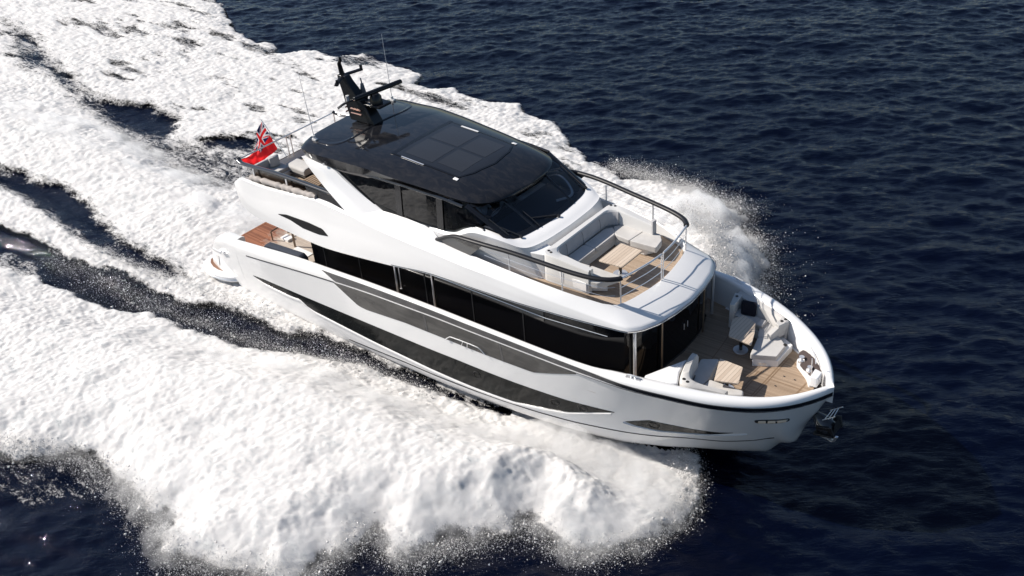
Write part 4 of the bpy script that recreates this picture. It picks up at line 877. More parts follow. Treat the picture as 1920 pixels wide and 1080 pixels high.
# helm: dash, wheel and seats
MB().prism([(15.0, -1.95), (16.3, -1.85), (16.6, 0), (16.3, 1.85), (15.0, 1.95)], 5.7, 6.62).build('dashboard', mat('navy_dash', (.030, .036, .050), .5), wheelh, bevel=.08)
MB().box(15.25, 15.3, -1.35, -.35, 6.62, 6.88).build('instrument_display', m_dglass, wheelh, smooth=False)
stw = MB(); c0 = Vector((14.92, -.85, 6.72)); u1 = Vector((0, 1, 0)); v1 = Vector((.55, 0, .83))
stw.tube([c0 + (u1 * math.cos(a) + v1 * math.sin(a)) * .21 for a in [k * math.pi / 12 for k in range(25)]], .02, 6)
for a in (0, 2.1, 4.2): stw.tube([c0, c0 + (u1 * math.cos(a) + v1 * math.sin(a)) * .2], .014, 6)
stw.build('steering_wheel', m_steel, wheelh)
for y in (-.95, .6):
    se = MB().box(13.9, 14.45, y - .3, y + .3, 6.15, 6.32).box(13.75, 13.92, y - .3, y + .3, 6.3, 7.0).tube([(14.15, y, 5.72), (14.15, y, 6.2)], .07, 8); se.build('helm_seat', m_fab, wheelh, bevel=.05)
MB().box(11.9, 13.5, -2.05, -1.35, 5.72, 6.15).box(11.9, 13.5, -2.1, -1.95, 6.1, 6.42).build('lounge_seat', m_fabg, wheelh, bevel=.06)
MB().box(10.0, 11.4, -1.2, -.4, 6.35, 6.45).box(10.6, 10.8, -.9, -.7, 5.7, 6.4).build('inner_table', m_cream, wheelh, bevel=.02)
MB().box(14.6, 14.95, .5, 1.9, 6.2, 6.5).build('galley_top', m_cream, wheelh, bevel=.03)
MB().tube(catmull([(14.9, 1.95, 6.75), (15.4, 1.9, 6.98), (15.9, 1.75, 6.95), (16.35, 1.45, 6.72), (16.1, .9, 6.66)], 6), (.05, .03), 8).build('dash_trim', m_cream, wheelh)
MB().box(14.2, 14.24, .1, .5, 6.2, 7.2).build('cabin_post', m_cream, wheelh)
# ------------------------------------------------------------------ mast
m_mast = mat('black_satin', (.009, .009, .010), .22, spec=.35)
ms = MB()
def msec(x0, x1, w_, z): return [(x0, -w_, z), (x1, -w_ * .8, z), (x1, w_ * .8, z), (x0, w_, z)]
ms.loft([msec(7.55, 8.72, .31, 8.08), msec(7.36, 8.42, .27, 8.62), msec(7.20, 7.92, .21, 9.05), msec(7.06, 7.56, .18, 9.42), msec(7.0, 7.40, .16, 9.66)], True, True)
mast = ms.build('mast', m_mast, yacht, bevel=.03)
MB().slab([(7.86, -.10, 9.07), (7.86, .10, 9.07), (7.55, .09, 9.38), (7.55, -.09, 9.38)], .012).build('mast_panel', mat('grey_panel', (.10, .10, .10), .3), mast, smooth=False)
MB().tube([(7.12, 0, 9.6), (7.05, 0, 10.05), (7.15, 0, 10.2)], [.10, .075, .055], 10).tube([(7.14, 0, 10.15), (7.14, 0, 10.32)], .05, 10).build('mast_light', m_mast, mast)
MB().tube(catmull([(7.45, -.62, 9.50), (7.35, -.4, 9.58), (7.25, 0, 9.64), (7.35, .35, 9.66), (7.5, .58, 9.70)], 5), [(.09, .045)] * 21, 8).tube([(7.52, .60, 9.66), (7.5, .60, 9.88)], .055, 8).tube([(7.42, -.55, 9.5), (7.42, -.55, 9.68)], .04, 8).build('spreader', m_mast, mast)
MB().tube(catmull([(7.6, -.85, 8.74), (7.75, -.6, 8.88), (7.9, -.15, 8.92), (8.1, .2, 8.9)], 5), (.08, .035), 8).build('spreader', m_mast, mast)
MB().tube([(7.75, -.45, 8.9), (7.75, -.45, 9.12)], .07, 10).build('horn', m_steel, mast)
MB().tube([(7.75, .32, 8.95), (7.75, .32, 9.3)], [.11, .06], 10).tube([(7.75, .32, 9.3), (7.72, .32, 9.5)], .025, 8).build('camera_dome', mat('grey_dome', (.16, .16, .17), .4), mast)
MB().tube([(7.9, .05, 8.80), (8.75, .25, 8.78)], (.16, .06), 8).slab([(8.25, -.2, 8.72), (9.0, -.1, 8.72), (9.0, .5, 8.72), (8.25, .55, 8.72)], .09, (0, 0, 1)).build('radar_bracket', m_mast, mast, bevel=.02)
rd = MB().tube([(8.55, .18, 8.8), (8.55, .18, 9.02), (8.55, .18, 9.14)], [.24, .22, .13], 14); ro = rd.build('radar_motor', m_mast, mast, angle=50)
MB().tube([(8.30, -.62, 9.16), (8.62, 1.45, 9.16)], (.10, .085), 12).build('radar_scanner', m_mast, ro, bevel=.02)
hl = MB()
for z in (8.35, 8.52): hl.tube([(7.42, -.22, z), (7.36, -.30, z), (7.34, .2, z)], .03, 6).tube([(7.6, -.26, z), (8.15, -.26, z + .02)], .035, 6)
hl.build('floodlight', mat('copper_lamp', (.55, .33, .25), .25, .9), mast)
for s in (-1, 1):
    m = MB().tube([(7.4, s * 1.98, Zt(7.4, 1.98)), (7.39, s * 1.98, Zt(7.4, 1.98) + .18)], .05, 8).tube([(7.39, s * 1.98, 8.05), (7.28, s * 2.03, 10.52)], [.014, .007], 6)
    m.box(7.33, 7.52, s * 1.98 - .07, s * 1.98 + .07, Zt(7.4, 1.98), Zt(7.4, 1.98) + .07); m.build('whip_antenna', mat('pale_fibreglass', (.6, .6, .6), .4), yacht)
# ------------------------------------------------------------------ guard rails
for s in (-1, 1):
    hp = catmull([(13.75, s * 2.58, 6.14), (13.95, s * 2.60, 6.24), (14.3, s * 2.62, 6.44), (14.75, s * 2.68, 6.63), (15.4, s * 2.74, 6.74), (16.2, s * 2.72, 6.79), (17.0, s * 2.64, 6.80), (18.0, s * 2.53, 6.76), (19.0, s * 2.43, 6.72), (19.8, s * 2.30, 6.70), (20.3, s * 2.12, 6.70), (20.55, s * 1.92, 6.70), (20.63, s * 1.80, 6.70)], 6)
    m = MB().tube(hp, [(.09, .07)] * len(hp), 12); rail = m.build('side_handrail', m_blackm, yacht, angle=60)
    for (x, y, z0) in ((16.93, 2.62, 6.06), (18.92, 2.50, 5.98), (20.61, 1.83, 5.74)):
        MB().tube([(x, s * y, z0), (x, s * y, 6.69)], .022, 8).build('post', m_steel, rail)
    for zz, q in ((.33, 1), (.66, 1)):
        wr = [(15.6 + i * .25, ) for i in range(20)]
        pts = []
        for i in range(21):
            x = 15.9 + i * (20.5 - 15.9) / 20; inn = INt(x) if x < 20.3 else (2.18 - (x - 20.3) * 1.1, 5.8); pts.append((x, s * (inn[0] + .0), inn[1] + (6.72 - inn[1]) * zz))
        MB().tube(pts, .006, 6).build('guard_wire', m_steel, rail)
    # smoked panel at the aft end of the rail
    wm = MB().slab([(13.75, s * 2.60, 6.12), (15.30, s * 2.66, 6.10), (15.95, s * 2.72, 6.72), (15.1, s * 2.73, 6.72), (14.75, s * 2.69, 6.63), (14.3, s * 2.64, 6.42), (13.9, s * 2.60, 6.22)], .012, (0, s, 0))
    wm.build('smoked_infill', mat('smoked_panel', (.030, .028, .027), .08, coat=.5), rail)
    # dark stair well between the rail and the wheelhouse
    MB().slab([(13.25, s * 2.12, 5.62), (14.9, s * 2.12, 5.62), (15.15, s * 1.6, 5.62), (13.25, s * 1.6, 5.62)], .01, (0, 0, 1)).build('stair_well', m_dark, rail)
    # forward steel rail, one half each side with a post on the centreline
    fp = catmull([(20.63, s * 1.82, 6.70), (20.74, s * 1.3, 6.70), (20.85, s * .66, 6.70), (20.90, s * .05, 6.70)], 6)
    m = MB().tube(fp, .033, 10); fr_ = m.build('forward_rail', m_steel, yacht)
    for zz in (.33, .66): MB().tube([(p.x, p.y, 5.74 + .96 * zz) for p in fp], .012, 6).build('rail_bar', m_steel, fr_)
    MB().tube([(20.9, s * .05, 5.73), (20.9, s * .05, 6.70)], .02, 8).build('post', m_steel, fr_)
# aft rail and black cap
ar = MB().tube([(3.0, -2.53, 6.16), (3.0, 2.53, 6.16), (5.5, 2.62, 6.30)], .03, 8); ar_o = ar.build('aft_rail', m_steel, yacht)
for y, z0 in ((-.10, 5.2), (.10, 5.2), (2.5, 5.2)): MB().tube([(3.0, y, z0), (3.0, y, 6.16)], .025, 8).build('post', m_steel, ar_o)
MB().tube([(3.02, -2.62, 5.3), (3.0, -2.54, 6.16)], .018, 8).build('post', m_steel, ar_o)
MB().tube([(3.02, -2.5, 5.42), (4.6, -2.72, 5.72)], .01, 6).build('guard_wire', m_steel, ar_o)
for s in (-1, 1):
    cp = catmull([(2.98, s * 2.48, 6.20), (3.15, s * 2.56, 6.12), (3.6, s * 2.58, 6.12), (5.0, s * 2.62, 6.28), (6.5, s * 2.66, 6.38), (8.2, s * 2.70, 6.45), (8.8, s * 2.72, 6.47)], 6)
    m = MB().tube(cp, [(.10, .055)] * len(cp), 10); cap = m.build('aft_handrail', m_band, yacht, angle=60)
    for x in (4.15, 6.15): MB().slab([(x, s * 2.72, 5.60 + (x - 4) * .09), (x + .09, s * 2.72, 5.60 + (x - 4) * .09), (x + .07, s * 2.70, 6.15 + (x - 4) * .07), (x - .02, s * 2.70, 6.15 + (x - 4) * .07)], .03, (0, s, 0)).build('post', m_steel, cap)
    m = MB(); m.loft([[(x, s * 2.60, 5.40), (x, s * 2.60, 6.10 + (x - 4) * .08)] for x in (3.9, 5, 6, 7, 8.3)]); m.build('brown_screen', mat('bronze_screen', (.035, .024, .018), .12, coat=.4), cap)
    m = MB().slab([(7.6, s * 2.86, 6.0), (9.85, s * 3.0, 6.05), (8.9, s * 2.86, 6.46), (7.3, s * 2.74, 6.34)], .02, (0, -s, .3)); m.build('smoked_infill', mat('smoked_panel', (.03, .028, .028), .08, coat=.5), cap)
# ------------------------------------------------------------------ loose and fitted furniture
def T(name, label, cat, loc, group=None):
    return tag(empty(name, loc), label, cat, group)
def put(mb, name, mt, parent, bevel=0, smooth=True, angle=38, seg=2):
    """mesh built in world coordinates, stored relative to its parent's origin"""
    o = Vector((0, 0, 0)); p = parent
    while p: o += p.location; p = p.parent
    mb.v = [tuple(Vector(v) - o) for v in mb.v]
    return mb.build(name, mt, parent, bevel=bevel, smooth=smooth, angle=angle, seg=seg)
def rnd(poly, r=.12, n=4):
    out = []; k = len(poly)
    for i in range(k):
        a, b, c = (Vector((*poly[j % k], 0)) for j in (i - 1, i, i + 1))
        u, v = (a - b), (c - b); d = min(r, u.length * .45, v.length * .45); p, q = b + u.normalized() * d, b + v.normalized() * d
        for t in range(n + 1):
            s = t / n; z = p.lerp(b, s).lerp(b.lerp(q, s), s); out.append((z.x, z.y))
    return out
def cups(parent, pts, z, r=.045):
    for x, y in pts:
        m = MB().prism([(x + r * math.cos(a), y + r * math.sin(a)) for a in [k * math.pi / 8 for k in range(16)]], z - .02, z + .006)
        put(m, 'cup_holder', m_hole, parent, smooth=False)
# --- U-shaped sofa on the upper deck
so_ = T('corner_sofa', 'U-shaped pale grey sofa around the table on the upper foredeck', 'sofa', (18.2, 0, 5.59))
def arc(cx, cy, r, a0, a1, n=7): return [(cx + r * math.cos(R_(a0 + (a1 - a0) * i / n)), cy + r * math.sin(R_(a0 + (a1 - a0) * i / n))) for i in range(n + 1)]
outer_ = [(19.35, -1.74), (18.2, -1.84)] + arc(17.86, -1.62, .24, 265, 185, 5) + arc(17.90, 1.66, .26, 175, 95, 5) + [(18.4, 1.92), (19.45, 1.80)]
inner_ = [(19.35, -1.48), (18.42, -1.50)] + arc(18.22, -1.18, .36, 262, 182, 5) + arc(18.20, 1.22, .40, 178, 98, 5) + [(18.5, 1.62), (19.45, 1.62)]
sh = MB(); cnt = min(len(outer_), len(inner_)); rings = []
for a, b in zip(outer_, inner_):
    h = 6.57 - .16 * min(max((a[0] - 18.0) / 1.4, 0), 1)
    A_, B__ = Vector((*a, 0)), Vector((*b, 0)); g = lambda t, z: (A_.lerp(B__, t).x, A_.lerp(B__, t).y, z)
    rings.append([g(-.05, 5.60), g(0, h - .04), g(.06, h), g(.88, h), g(1, h - .05), g(1.02, 5.62)])
sh.loft(rings, True, True); put(sh, 'backrest_shell', m_cream, so_, angle=50)
cups(so_, [(17.74, -1.62), (17.86, -1.66), (17.74, 1.76), (17.88, 1.80)], 6.575)
put(MB().prism(rnd([(17.15, -1.95), (17.75, -1.80), (17.8, -1.3), (17.15, -1.2)], .1), 5.58, 6.5), 'side_fairing', m_white, so_, bevel=.12, seg=4)
seat_h0, seat_h1 = 5.88, 6.06
bp = inner_[3:-2]; k = len(bp)
for i0, i1 in ((2, 4), (4, 7), (7, 9), (9, 11)): pass
bc = MB(); R = []
for (x, y) in inner_[2:-2]:
    c = Vector((18.9, 0, 0)); p = Vector((x, y, 0)); d = (c - p).normalized() * .07
    R.append([(x, y, 6.03), (x + d.x * 1.3, y + d.y * 1.3, 6.06), (x + d.x, y + d.y, 6.44), (x + d.x * .3, y + d.y * .3, 6.52), (x, y, 6.52)])
bc.loft(R, True, True); put(bc, 'back_cushion', m_fabg, so_, angle=50)
for yy in (-.95, -.1, .85):
    m = MB().tube([(17.965, yy, 6.06), (17.94, yy, 6.44), (17.90, yy, 6.53)], .006, 5); put(m, 'cushion_seam', m_dark, so_)
base = [(18.38, -1.0), (18.38, 1.02), (19.55, 1.05), (19.72, 1.32), (19.3, 1.62), (18.2, 1.62), (17.88, 1.2), (17.88, -1.2), (18.2, -1.55), (19.35, -1.55), (19.75, -1.3), (19.45, -1.0)]
put(MB().prism(base, 5.6, 5.88), 'base', m_cream, so_, bevel=.02)
def cushion(poly, z0, z1, parent, mt=None, r=.08, name='seat_cushion', bev=.045): return put(MB().prism(rnd(poly, r), z0, z1), name, mt or m_fab, parent, bevel=bev, seg=3, angle=60)
cushion([(17.93, -.05), (18.43, -.05), (18.43, 1.02), (18.1, 1.35), (17.93, 1.1)], seat_h0, seat_h1, so_)
cushion([(17.93, -1.15), (18.1, -1.40), (18.43, -1.0), (18.43, -.06), (17.93, -.06)], seat_h0, seat_h1, so_)
cushion([(18.44, .98), (19.04, .94), (19.10, 1.66), (18.3, 1.66), (18.08, 1.4)], seat_h0, seat_h1, so_)
cushion([(19.06, .92), (20.02, 1.02), (19.92, 1.5), (19.66, 1.80), (19.13, 1.72)], seat_h0 - .03, seat_h1 + .01, so_, r=.06)
cushion([(18.1, -1.42), (18.44, -1.0), (18.88, -.96), (18.95, -1.52), (18.35, -1.52)], seat_h0, seat_h1, so_)
cushion([(18.90, -.96), (20.0, -.95), (19.66, -1.66), (19.38, -1.72), (18.97, -1.52)], seat_h0 - .03, seat_h1 + .01, so_, r=.06)
hs_ = MB().prism(rnd([(19.38, 1.66), (19.5, 1.60), (19.52, 1.80), (19.40, 1.84)], .03), 6.0, 6.56); put(hs_, 'headrest', m_fabg, so_, bevel=.03)
put(MB().box(17.9, 18.45, -1.84, -1.80, 5.72, 6.1), 'locker_panel', m_white, so_, bevel=.01); put(MB().box(18.62, 19.3, -1.80, -1.765, 5.68, 6.0), 'locker_panel', m_white, so_, bevel=.01)
put(MB().tube([(19.36, -1.62, 5.95), (19.34, -1.66, 6.42)], .02, 6), 'sofa_strap', m_dark, so_)
def table(name, label, poly, z, ped, floor, group=None, mt=None):
    t = T(name, label, 'table', (ped[0], ped[1], floor), group)
    put(MB().prism(rnd(poly, .035, 3), z - .05, z), 'tabletop', mt or m_ttop, t, bevel=.008, angle=30)
    m = MB().tube([(ped[0], ped[1], floor + .03), (ped[0], ped[1], z - .05)], .055, 14); put(m, 'pedestal', m_blackp, t)
    m = MB().prism([(ped[0] + .24 * math.cos(a), ped[1] + .24 * math.sin(a)) for a in [k * math.pi / 14 for k in range(28)]], floor + .002, floor + .035); put(m, 'foot_plate', m_steel, t, bevel=.01)
    return t
table('table', 'square pale teak table inside the U-shaped sofa on the upper deck', [(19.12, -.88), (19.12, .34), (19.95, .33), (19.95, -.80)], 6.30, (19.52, -.28), 5.59)
table('table', 'four-sided teak table beside the short white bench on the foredeck', [(23.33, -.54), (24.11, -.53), (24.38, -1.28), (23.72, -1.54)], 4.07, (23.86, -1.0), Dk(23.9) + .006, 'foredeck tables')
table('table', 'six-sided teak table on a round chrome foot near the dark cushion', [(22.98, .58), (22.62, 1.44), (22.83, 1.82), (23.34, 1.64), (23.56, 1.19), (23.78, .57)], 4.07, (23.22, .98), Dk(23.2) + .006, 'foredeck tables')
# --- starboard foredeck bench
sb_ = T('bench', 'short white L-shaped bench with curved back on the near side of the foredeck', 'bench', (23.2, -1.3, 3.36))
put(MB().prism([(22.75, -.62), (23.15, -.35), (23.35, -1.15), (24.5, -1.28), (24.6, -1.55), (23.8, -2.02), (22.9, -2.1)], 3.34, 3.66), 'base', m_white, sb_, bevel=.02)
cushion([(22.72, -.60), (23.18, -.30), (23.42, -1.30), (23.4, -1.62), (23.0, -1.85), (22.92, -1.5)], 3.66, 3.82, sb_, r=.08)
cushion([(23.44, -1.30), (24.52, -1.20), (24.62, -1.40), (23.9, -1.86), (23.42, -1.80)], 3.66, 3.82, sb_, r=.06)
bo = catmull([(22.62, -1.02, 0), (22.66, -1.3, 0), (22.85, -1.95, 0), (23.06, -2.38, 0), (23.35, -2.42, 0), (23.75, -2.22, 0), (24.3, -1.98, 0)], 4)
bi = catmull([(22.86, -1.0, 0), (22.90, -1.3, 0), (23.02, -1.65, 0), (23.18, -1.95, 0), (23.38, -2.06, 0), (23.75, -1.96, 0), (24.3, -1.74, 0)], 4)
m = MB(); R = []
for i, (a, b) in enumerate(zip(bo, bi)):
    h = 4.28 - .18 * max(0, (i - 16) / 8); R.append([(a.x, a.y, 3.36), (a.x, a.y, h - .05), (a.lerp(b, .15).x, a.lerp(b, .15).y, h), (a.lerp(b, .8).x, a.lerp(b, .8).y, h), (b.x, b.y, h - .07), (b.x, b.y, 3.5)])
m.loft(R, True, True); put(m, 'backrest', m_fab, sb_, angle=50)
cups(sb_, [(23.10, -2.22), (23.25, -2.27)], 4.285, .05)
put(MB().tube([(23.02, -1.45, 3.86), (23.12, -1.75, 3.88), (23.3, -1.98, 3.88), (23.6, -2.0, 3.88)], .02, 6), 'piping', m_dark, sb_)
# white coaming between the side deck and the foredeck
lk = MB().prism([(22.0, -2.62), (22.3, -1.95), (22.62, -1.25), (22.78, -1.95), (23.02, -2.42), (22.7, -2.70), (22.1, -2.86)], 3.85, 4.20)
lk.build('side_locker', m_white, yacht, bevel=.05, seg=3)
# --- port foredeck bench
pb_ = T('bench', 'long white angled bench with socket plates beside the six-sided table', 'bench', (23.8, 1.5, 3.4))
put(MB().prism([(23.91, .44), (24.60, .78), (24.60, 1.75), (24.0, 2.05), (23.3, 2.35), (22.35, 2.5), (22.2, 2.1), (23.4, 1.75), (23.65, 1.2)], 3.36, 3.68), 'base', m_white, pb_, bevel=.02)
cushion([(23.85, .40), (24.56, .76), (24.52, 1.40), (24.15, 1.70), (23.62, 1.30)], 3.66, 3.84, pb_, r=.05)
cushion([(23.60, 1.32), (24.13, 1.72), (23.9, 2.0), (23.3, 2.32), (22.45, 2.5), (22.28, 2.0), (23.42, 1.78)], 3.66, 3.83, pb_, r=.06)
m = MB(); R = []
for x in [22.15 + i * .14 for i in range(16)]:
    w_ = Wr(x) - Ci(x) + .02; d = .26 - .05 * (x - 22.2); R.append([(x, w_, 3.6), (x, w_, 4.22), (x, w_ - .08, 4.22), (x, w_ - d, 4.16), (x, w_ - d - .08, 3.8), (x, w_ - d - .08, 3.5)])
m.loft(R, True, True); put(m, 'backrest', m_fab, pb_, angle=50)
put(MB().prism(rnd([(22.30, 1.80), (22.10, 2.52), (22.36, 2.55), (22.44, 1.88)], .05), 3.36, 4.27), 'armrest', m_fab, pb_, bevel=.03)
put(MB().slab([(24.22, 2.08, 3.7), (24.02, 1.38, 3.8), (24.02, 1.38, 4.02), (24.20, 1.9, 4.27), (24.24, 2.12, 4.27)], .16, (-1, .25, 0)), 'armrest', m_fab, pb_, bevel=.02)
put(MB().prism([(23.95, 1.75), (24.12, 1.68), (24.28, 2.05), (23.98, 2.2)], 3.8, 4.26), 'cup_shelf', m_fab, pb_, bevel=.02)
cups(pb_, [(24.08, 1.94), (24.13, 2.08), (22.26, 2.36)], 4.275, .05); cups(pb_, [(24.50, 1.42)], 3.845, .06)
put(MB().box(23.28, 23.50, 1.78, 2.15, 3.82, 3.92), 'bolster', m_fab, pb_, bevel=.03)
for q in (.62, .78):
    a = Vector((23.91, .44, 3.52)).lerp(Vector((24.60, .78, 3.52)), q - .3); put(MB().slab([(a.x - .035, a.y - .03, 3.49), (a.x + .035, a.y + .0, 3.49), (a.x + .035, a.y + .0, 3.56), (a.x - .035, a.y - .03, 3.56)], .012, (.44, -.9, 0)), 'socket_plate', m_steel, pb_)
cu = tag(put(MB().slab([(22.54, 2.18, 3.86), (23.02, 2.30, 3.86), (22.97, 2.42, 4.29), (22.49, 2.30, 4.29)], .12, (.25, -.9, -.2)), 'cushion', m_fabd, None, bevel=.05, seg=3, angle=60), 'dark charcoal square cushion on the long white foredeck bench', 'cushion')
MB().tube(catmull([(24.45, 2.13, 4.1), (24.7, 1.98, 4.1), (25.2, 1.60, 4.08), (25.6, 1.15, 4.06), (25.78, .85, 4.04)], 5), .02, 8).build('bulwark_grab_rail', m_steel, bulwark)
# windlass, its cover and jackstaff at the bow
wl = MB().prism(rnd([(25.00, 1.28), (25.25, 1.35), (25.72, 1.0), (26.0, .55), (25.86, .30), (25.62, .62), (25.1, 1.02)], .08), Dk(25.4), Dk(25.4) + .16)
wlo = wl.build('windlass_plinth', m_white, yacht, bevel=.03)
for x, y in ((25.2, 1.13), (25.62, .82)): MB().tube([(x, y, 3.66), (x, y, 3.76), (x, y, 3.80), (x, y, 3.88)], [.11, .11, .05, .08], 14).build('windlass_drum', m_steel, wlo)
r2 = np.random.default_rng(3)
cm = MB(); R = []
for i in range(13):
    t = i / 12; c = Vector((25.05, 1.42, 3.72)).lerp(Vector((26.0, .62, 3.78)), t); R.append([(c.x + .13 * math.cos(a) * (1 + .5 * r2.random()) * (.5 + math.sin(math.pi * t)), c.y + .12 * math.sin(a) * (1 + .5 * r2.random()) * (.5 + math.sin(math.pi * t)), c.z + .10 * math.sin(a + .6) + .05 * r2.random()) for a in [k * math.pi / 5 for k in range(10)]])
cm.loft(R, True, True); tag(cm.build('chain_cover', mat('brown_cloth', (.045, .03, .028), .8), None, angle=80), 'crumpled dark brown cloth lying over the bow windlass', 'cloth')
MB().tube([(25.86, .42, 3.7), (25.86, .32, 4.62)], .016, 8).build('jackstaff', m_steel, wlo)
MB().prism(rnd([(26.0, -.02), (26.22, .0), (26.2, .36), (25.96, .40)], .04), 3.9, 4.24).build('bow_shadow_block', m_white, wlo, bevel=.02)  # white block added to throw a shadow across the bow cap
# --- aft upper deck
lg = T('sun_lounger', 'low pale grey rounded sun lounger on the aft upper deck', 'lounger', (4.3, -.55, 5.0))
m = MB(); R = []
for i in range(9):
    x = 3.72 + i * .14; R.append([(x, -.88, 5.18), (x, -.90, 5.38), (x, -.82, 5.46), (x, -.35, 5.48), (x, -.22, 5.40), (x, -.20, 5.18)])
m.loft(R, True, True); put(m, 'mattress', m_fab, lg, bevel=.03, angle=50); put(MB().box(3.7, 4.86, -.9, -.2, 5.12, 5.18), 'frame', m_band, lg, smooth=False)
for x, y in ((3.8, -.8), (4.75, -.8), (3.8, -.3), (4.75, -.3)): put(MB().tube([(x, y, 5.0), (x, y, 5.14)], .025, 6), 'leg', m_steel, lg)
sf = T('sofa', 'grey sofa with white base at the stern end of the aft upper deck', 'sofa', (3.4, -1.5, 5.0))
put(MB().box(3.12, 3.9, -2.15, -.75, 5.0, 5.2), 'base', m_white, sf, bevel=.02)
cushion([(3.15, -2.1), (3.85, -2.1), (3.85, -.8), (3.15, -.8)], 5.2, 5.36, sf)
put(MB().box(3.10, 3.26, -2.1, -.8, 5.3, 5.72), 'backrest', m_fabg, sf, bevel=.05)
tag(put(MB().slab([(3.3, -1.35, 5.38), (3.42, -.95, 5.38), (3.36, -.93, 5.76), (3.24, -1.33, 5.76)], .12, (.9, -.2, .2)), 'cushion', m_fab, None, bevel=.045, seg=3), 'pale grey square cushion leaning on the sofa beside the red flag', 'cushion')
lo2 = T('sofa', 'low white and grey daybed behind the black aft handrail', 'sofa', (4.8, -1.7, 5.0))
put(MB().box(4.0, 6.3, -2.3, -1.45, 5.0, 5.22), 'base', m_white, lo2, bevel=.02)
cushion([(4.0, -2.3), (5.1, -2.3), (5.1, -1.42), (4.0, -1.42)], 5.22, 5.34, lo2); cushion([(5.12, -2.3), (6.3, -2.3), (6.3, -1.42), (5.12, -1.42)], 5.22, 5.34, lo2)
cushion([(4.05, -1.75), (4.5, -1.75), (4.5, -1.45), (4.05, -1.45)], 5.34, 5.42, lo2, mt=fabric('blue_grey_cushion', (.22, .23, .27)), name='throw_cushion')
lt = T('coffee_table', 'low slatted teak table by the lounger on the aft upper deck', 'table', (5.5, -.9, 5.0))
m = MB()
for i in range(7): m.box(5.05 + i * .13, 5.14 + i * .13, -1.15, -.6, 5.2, 5.23)
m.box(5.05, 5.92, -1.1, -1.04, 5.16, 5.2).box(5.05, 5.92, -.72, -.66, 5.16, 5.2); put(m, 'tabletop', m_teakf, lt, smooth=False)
for x, y in ((5.12, -1.07), (5.85, -1.07), (5.12, -.69), (5.85, -.69)): put(MB().tube([(x, y, 5.0), (x, y, 5.17)], .02, 6), 'leg', m_steel, lt)
rc = MB(); pts = [(3.95 + i * .11, -2.74 - .012 * i / 4, 5.76 + .0105 * i) for i in range(38)]
rc.tube(pts, [.115 + .02 * math.sin(i * 1.7) * (1 if i % 5 else .2) - (.035 if i % 6 == 0 else 0) for i in range(38)], 10)
tag(rc.build('rolled_awning', mat('taupe_canvas', (.34, .31, .29), .8), None, angle=60), 'rolled taupe canvas awning lashed along the aft upper deck edge', 'awning')
# --- aft deck sofa with dark cushions (inside the starboard quarter)
ds = T('sofa', 'dark blue-grey sofa back inside the lower aft deck bulwark', 'sofa', (5.5, -2.7, 2.02))
m = MB(); R = []
for i in range(17):
    t = i / 16; x = 4.25 + 2.4 * t; h = 3.02 + .25 * t - (.12 if i in (0, 16) else 0); yo = -3.14; yi = -2.86 - .0 * t
    R.append([(x, yo, 2.4), (x, yo, h - .04), (x, yo + .05, h), (x, yi, h), (x, yi + .06, h - .08), (x, yi + .08, 2.4)])
m.loft(R, True, True); put(m, 'backrest', m_fabb, ds, angle=50, bevel=.03); put(MB().box(4.3, 6.6, -3.0, -2.35, 2.03, 2.45), 'seat', m_fabb, ds, bevel=.04)
MB().slab([(6.2, -1.0, 2.1), (6.95, -1.5, 2.1), (6.95, -1.5, 3.4), (6.2, -1.0, 3.4)], .05).build('brown_reflection_panel', mat('reflection_brown', (.06, .032, .022), .35, coat=.3), yacht)  # brown panel stands in for a dark reflection at the saloon's aft end
# --- ensign
en = T('ensign', 'red British ensign with union canton flying from its staff at the stern', 'flag', (2.37, 0, 5.0))
put(MB().tube([(2.62, .04, 5.0), (1.40, -.0, 6.45)], .018, 8), 'flagstaff', m_steel, en)
hoist = [(1.45, -.02, 6.38), (1.98, -.10, 5.83), (2.31, -.14, 5.44)]; fly = [(2.60, -2.16, 5.88), (2.76, -2.01, 5.67), (2.84, -1.80, 5.50)]
upp = catmull([(1.45, -.02, 6.38), (1.72, -.53, 6.25), (2.11, -.94, 5.99), (2.37, -1.32, 5.84), (2.50, -1.7, 5.80), (2.60, -2.16, 5.88)], 12)
lowe = catmull([(2.31, -.14, 5.44), (2.42, -.45, 5.40), (2.55, -.85, 5.42), (2.66, -1.25, 5.43), (2.76, -1.55, 5.46), (2.84, -1.80, 5.50)], 12)
NU, NV = 120, 72; V_ = []
for i in range(NU + 1):
    a, b = upp[i // 2].lerp(upp[min(i // 2 + 1, 60)], (i % 2) / 2), lowe[i // 2].lerp(lowe[min(i // 2 + 1, 60)], (i % 2) / 2)
    for j in range(NV + 1):
        t = j / NV; u = i / NU; p = a.lerp(b, t); p = p + Vector((.35, .1, .5)).normalized() * (.07 * math.sin(9 * u + 5 * t) + .035 * math.sin(21 * u - 7 * t)) * min(u * 4, 1) * (.4 + .6 * math.sin(math.pi * t) ** .3); V_.append(p)
m = MB(); F_ = []; mi = []
def jack(u, v):     # canton coordinates 0..1 across and down; 0 blue 1 white 2 red
    x, y = (u - .5) * 2, (v - .5)           # 2:1 canton
    if abs(x) < .10 or abs(y) < .10: return 2
    if abs(x) < .167 or abs(y) < .167: return 1
    for sg in (1, -1):
        d = (y - sg * x * .5) / math.hypot(1, .5)
        if abs(d) < .10:
            off = d * sg * (1 if x * 1 > 0 else -1)
            return 2 if 0.0 < off < .068 else 1
    return 0
for i in range(NU):
    for j in range(NV):
        k0 = i * (NV + 1) + j; F_.append((k0, k0 + NV + 1, k0 + NV + 2, k0 + 1)); u, v = (i + .5) / NU, (j + .5) / NV
        mi.append(jack(u / .5, v / .52) if (u < .5 and v < .52) else 2)
m.v = [tuple(p) for p in V_]; m.f = F_; m.mi = mi
m.v = [tuple(Vector(v) - en.location) for v in m.v]
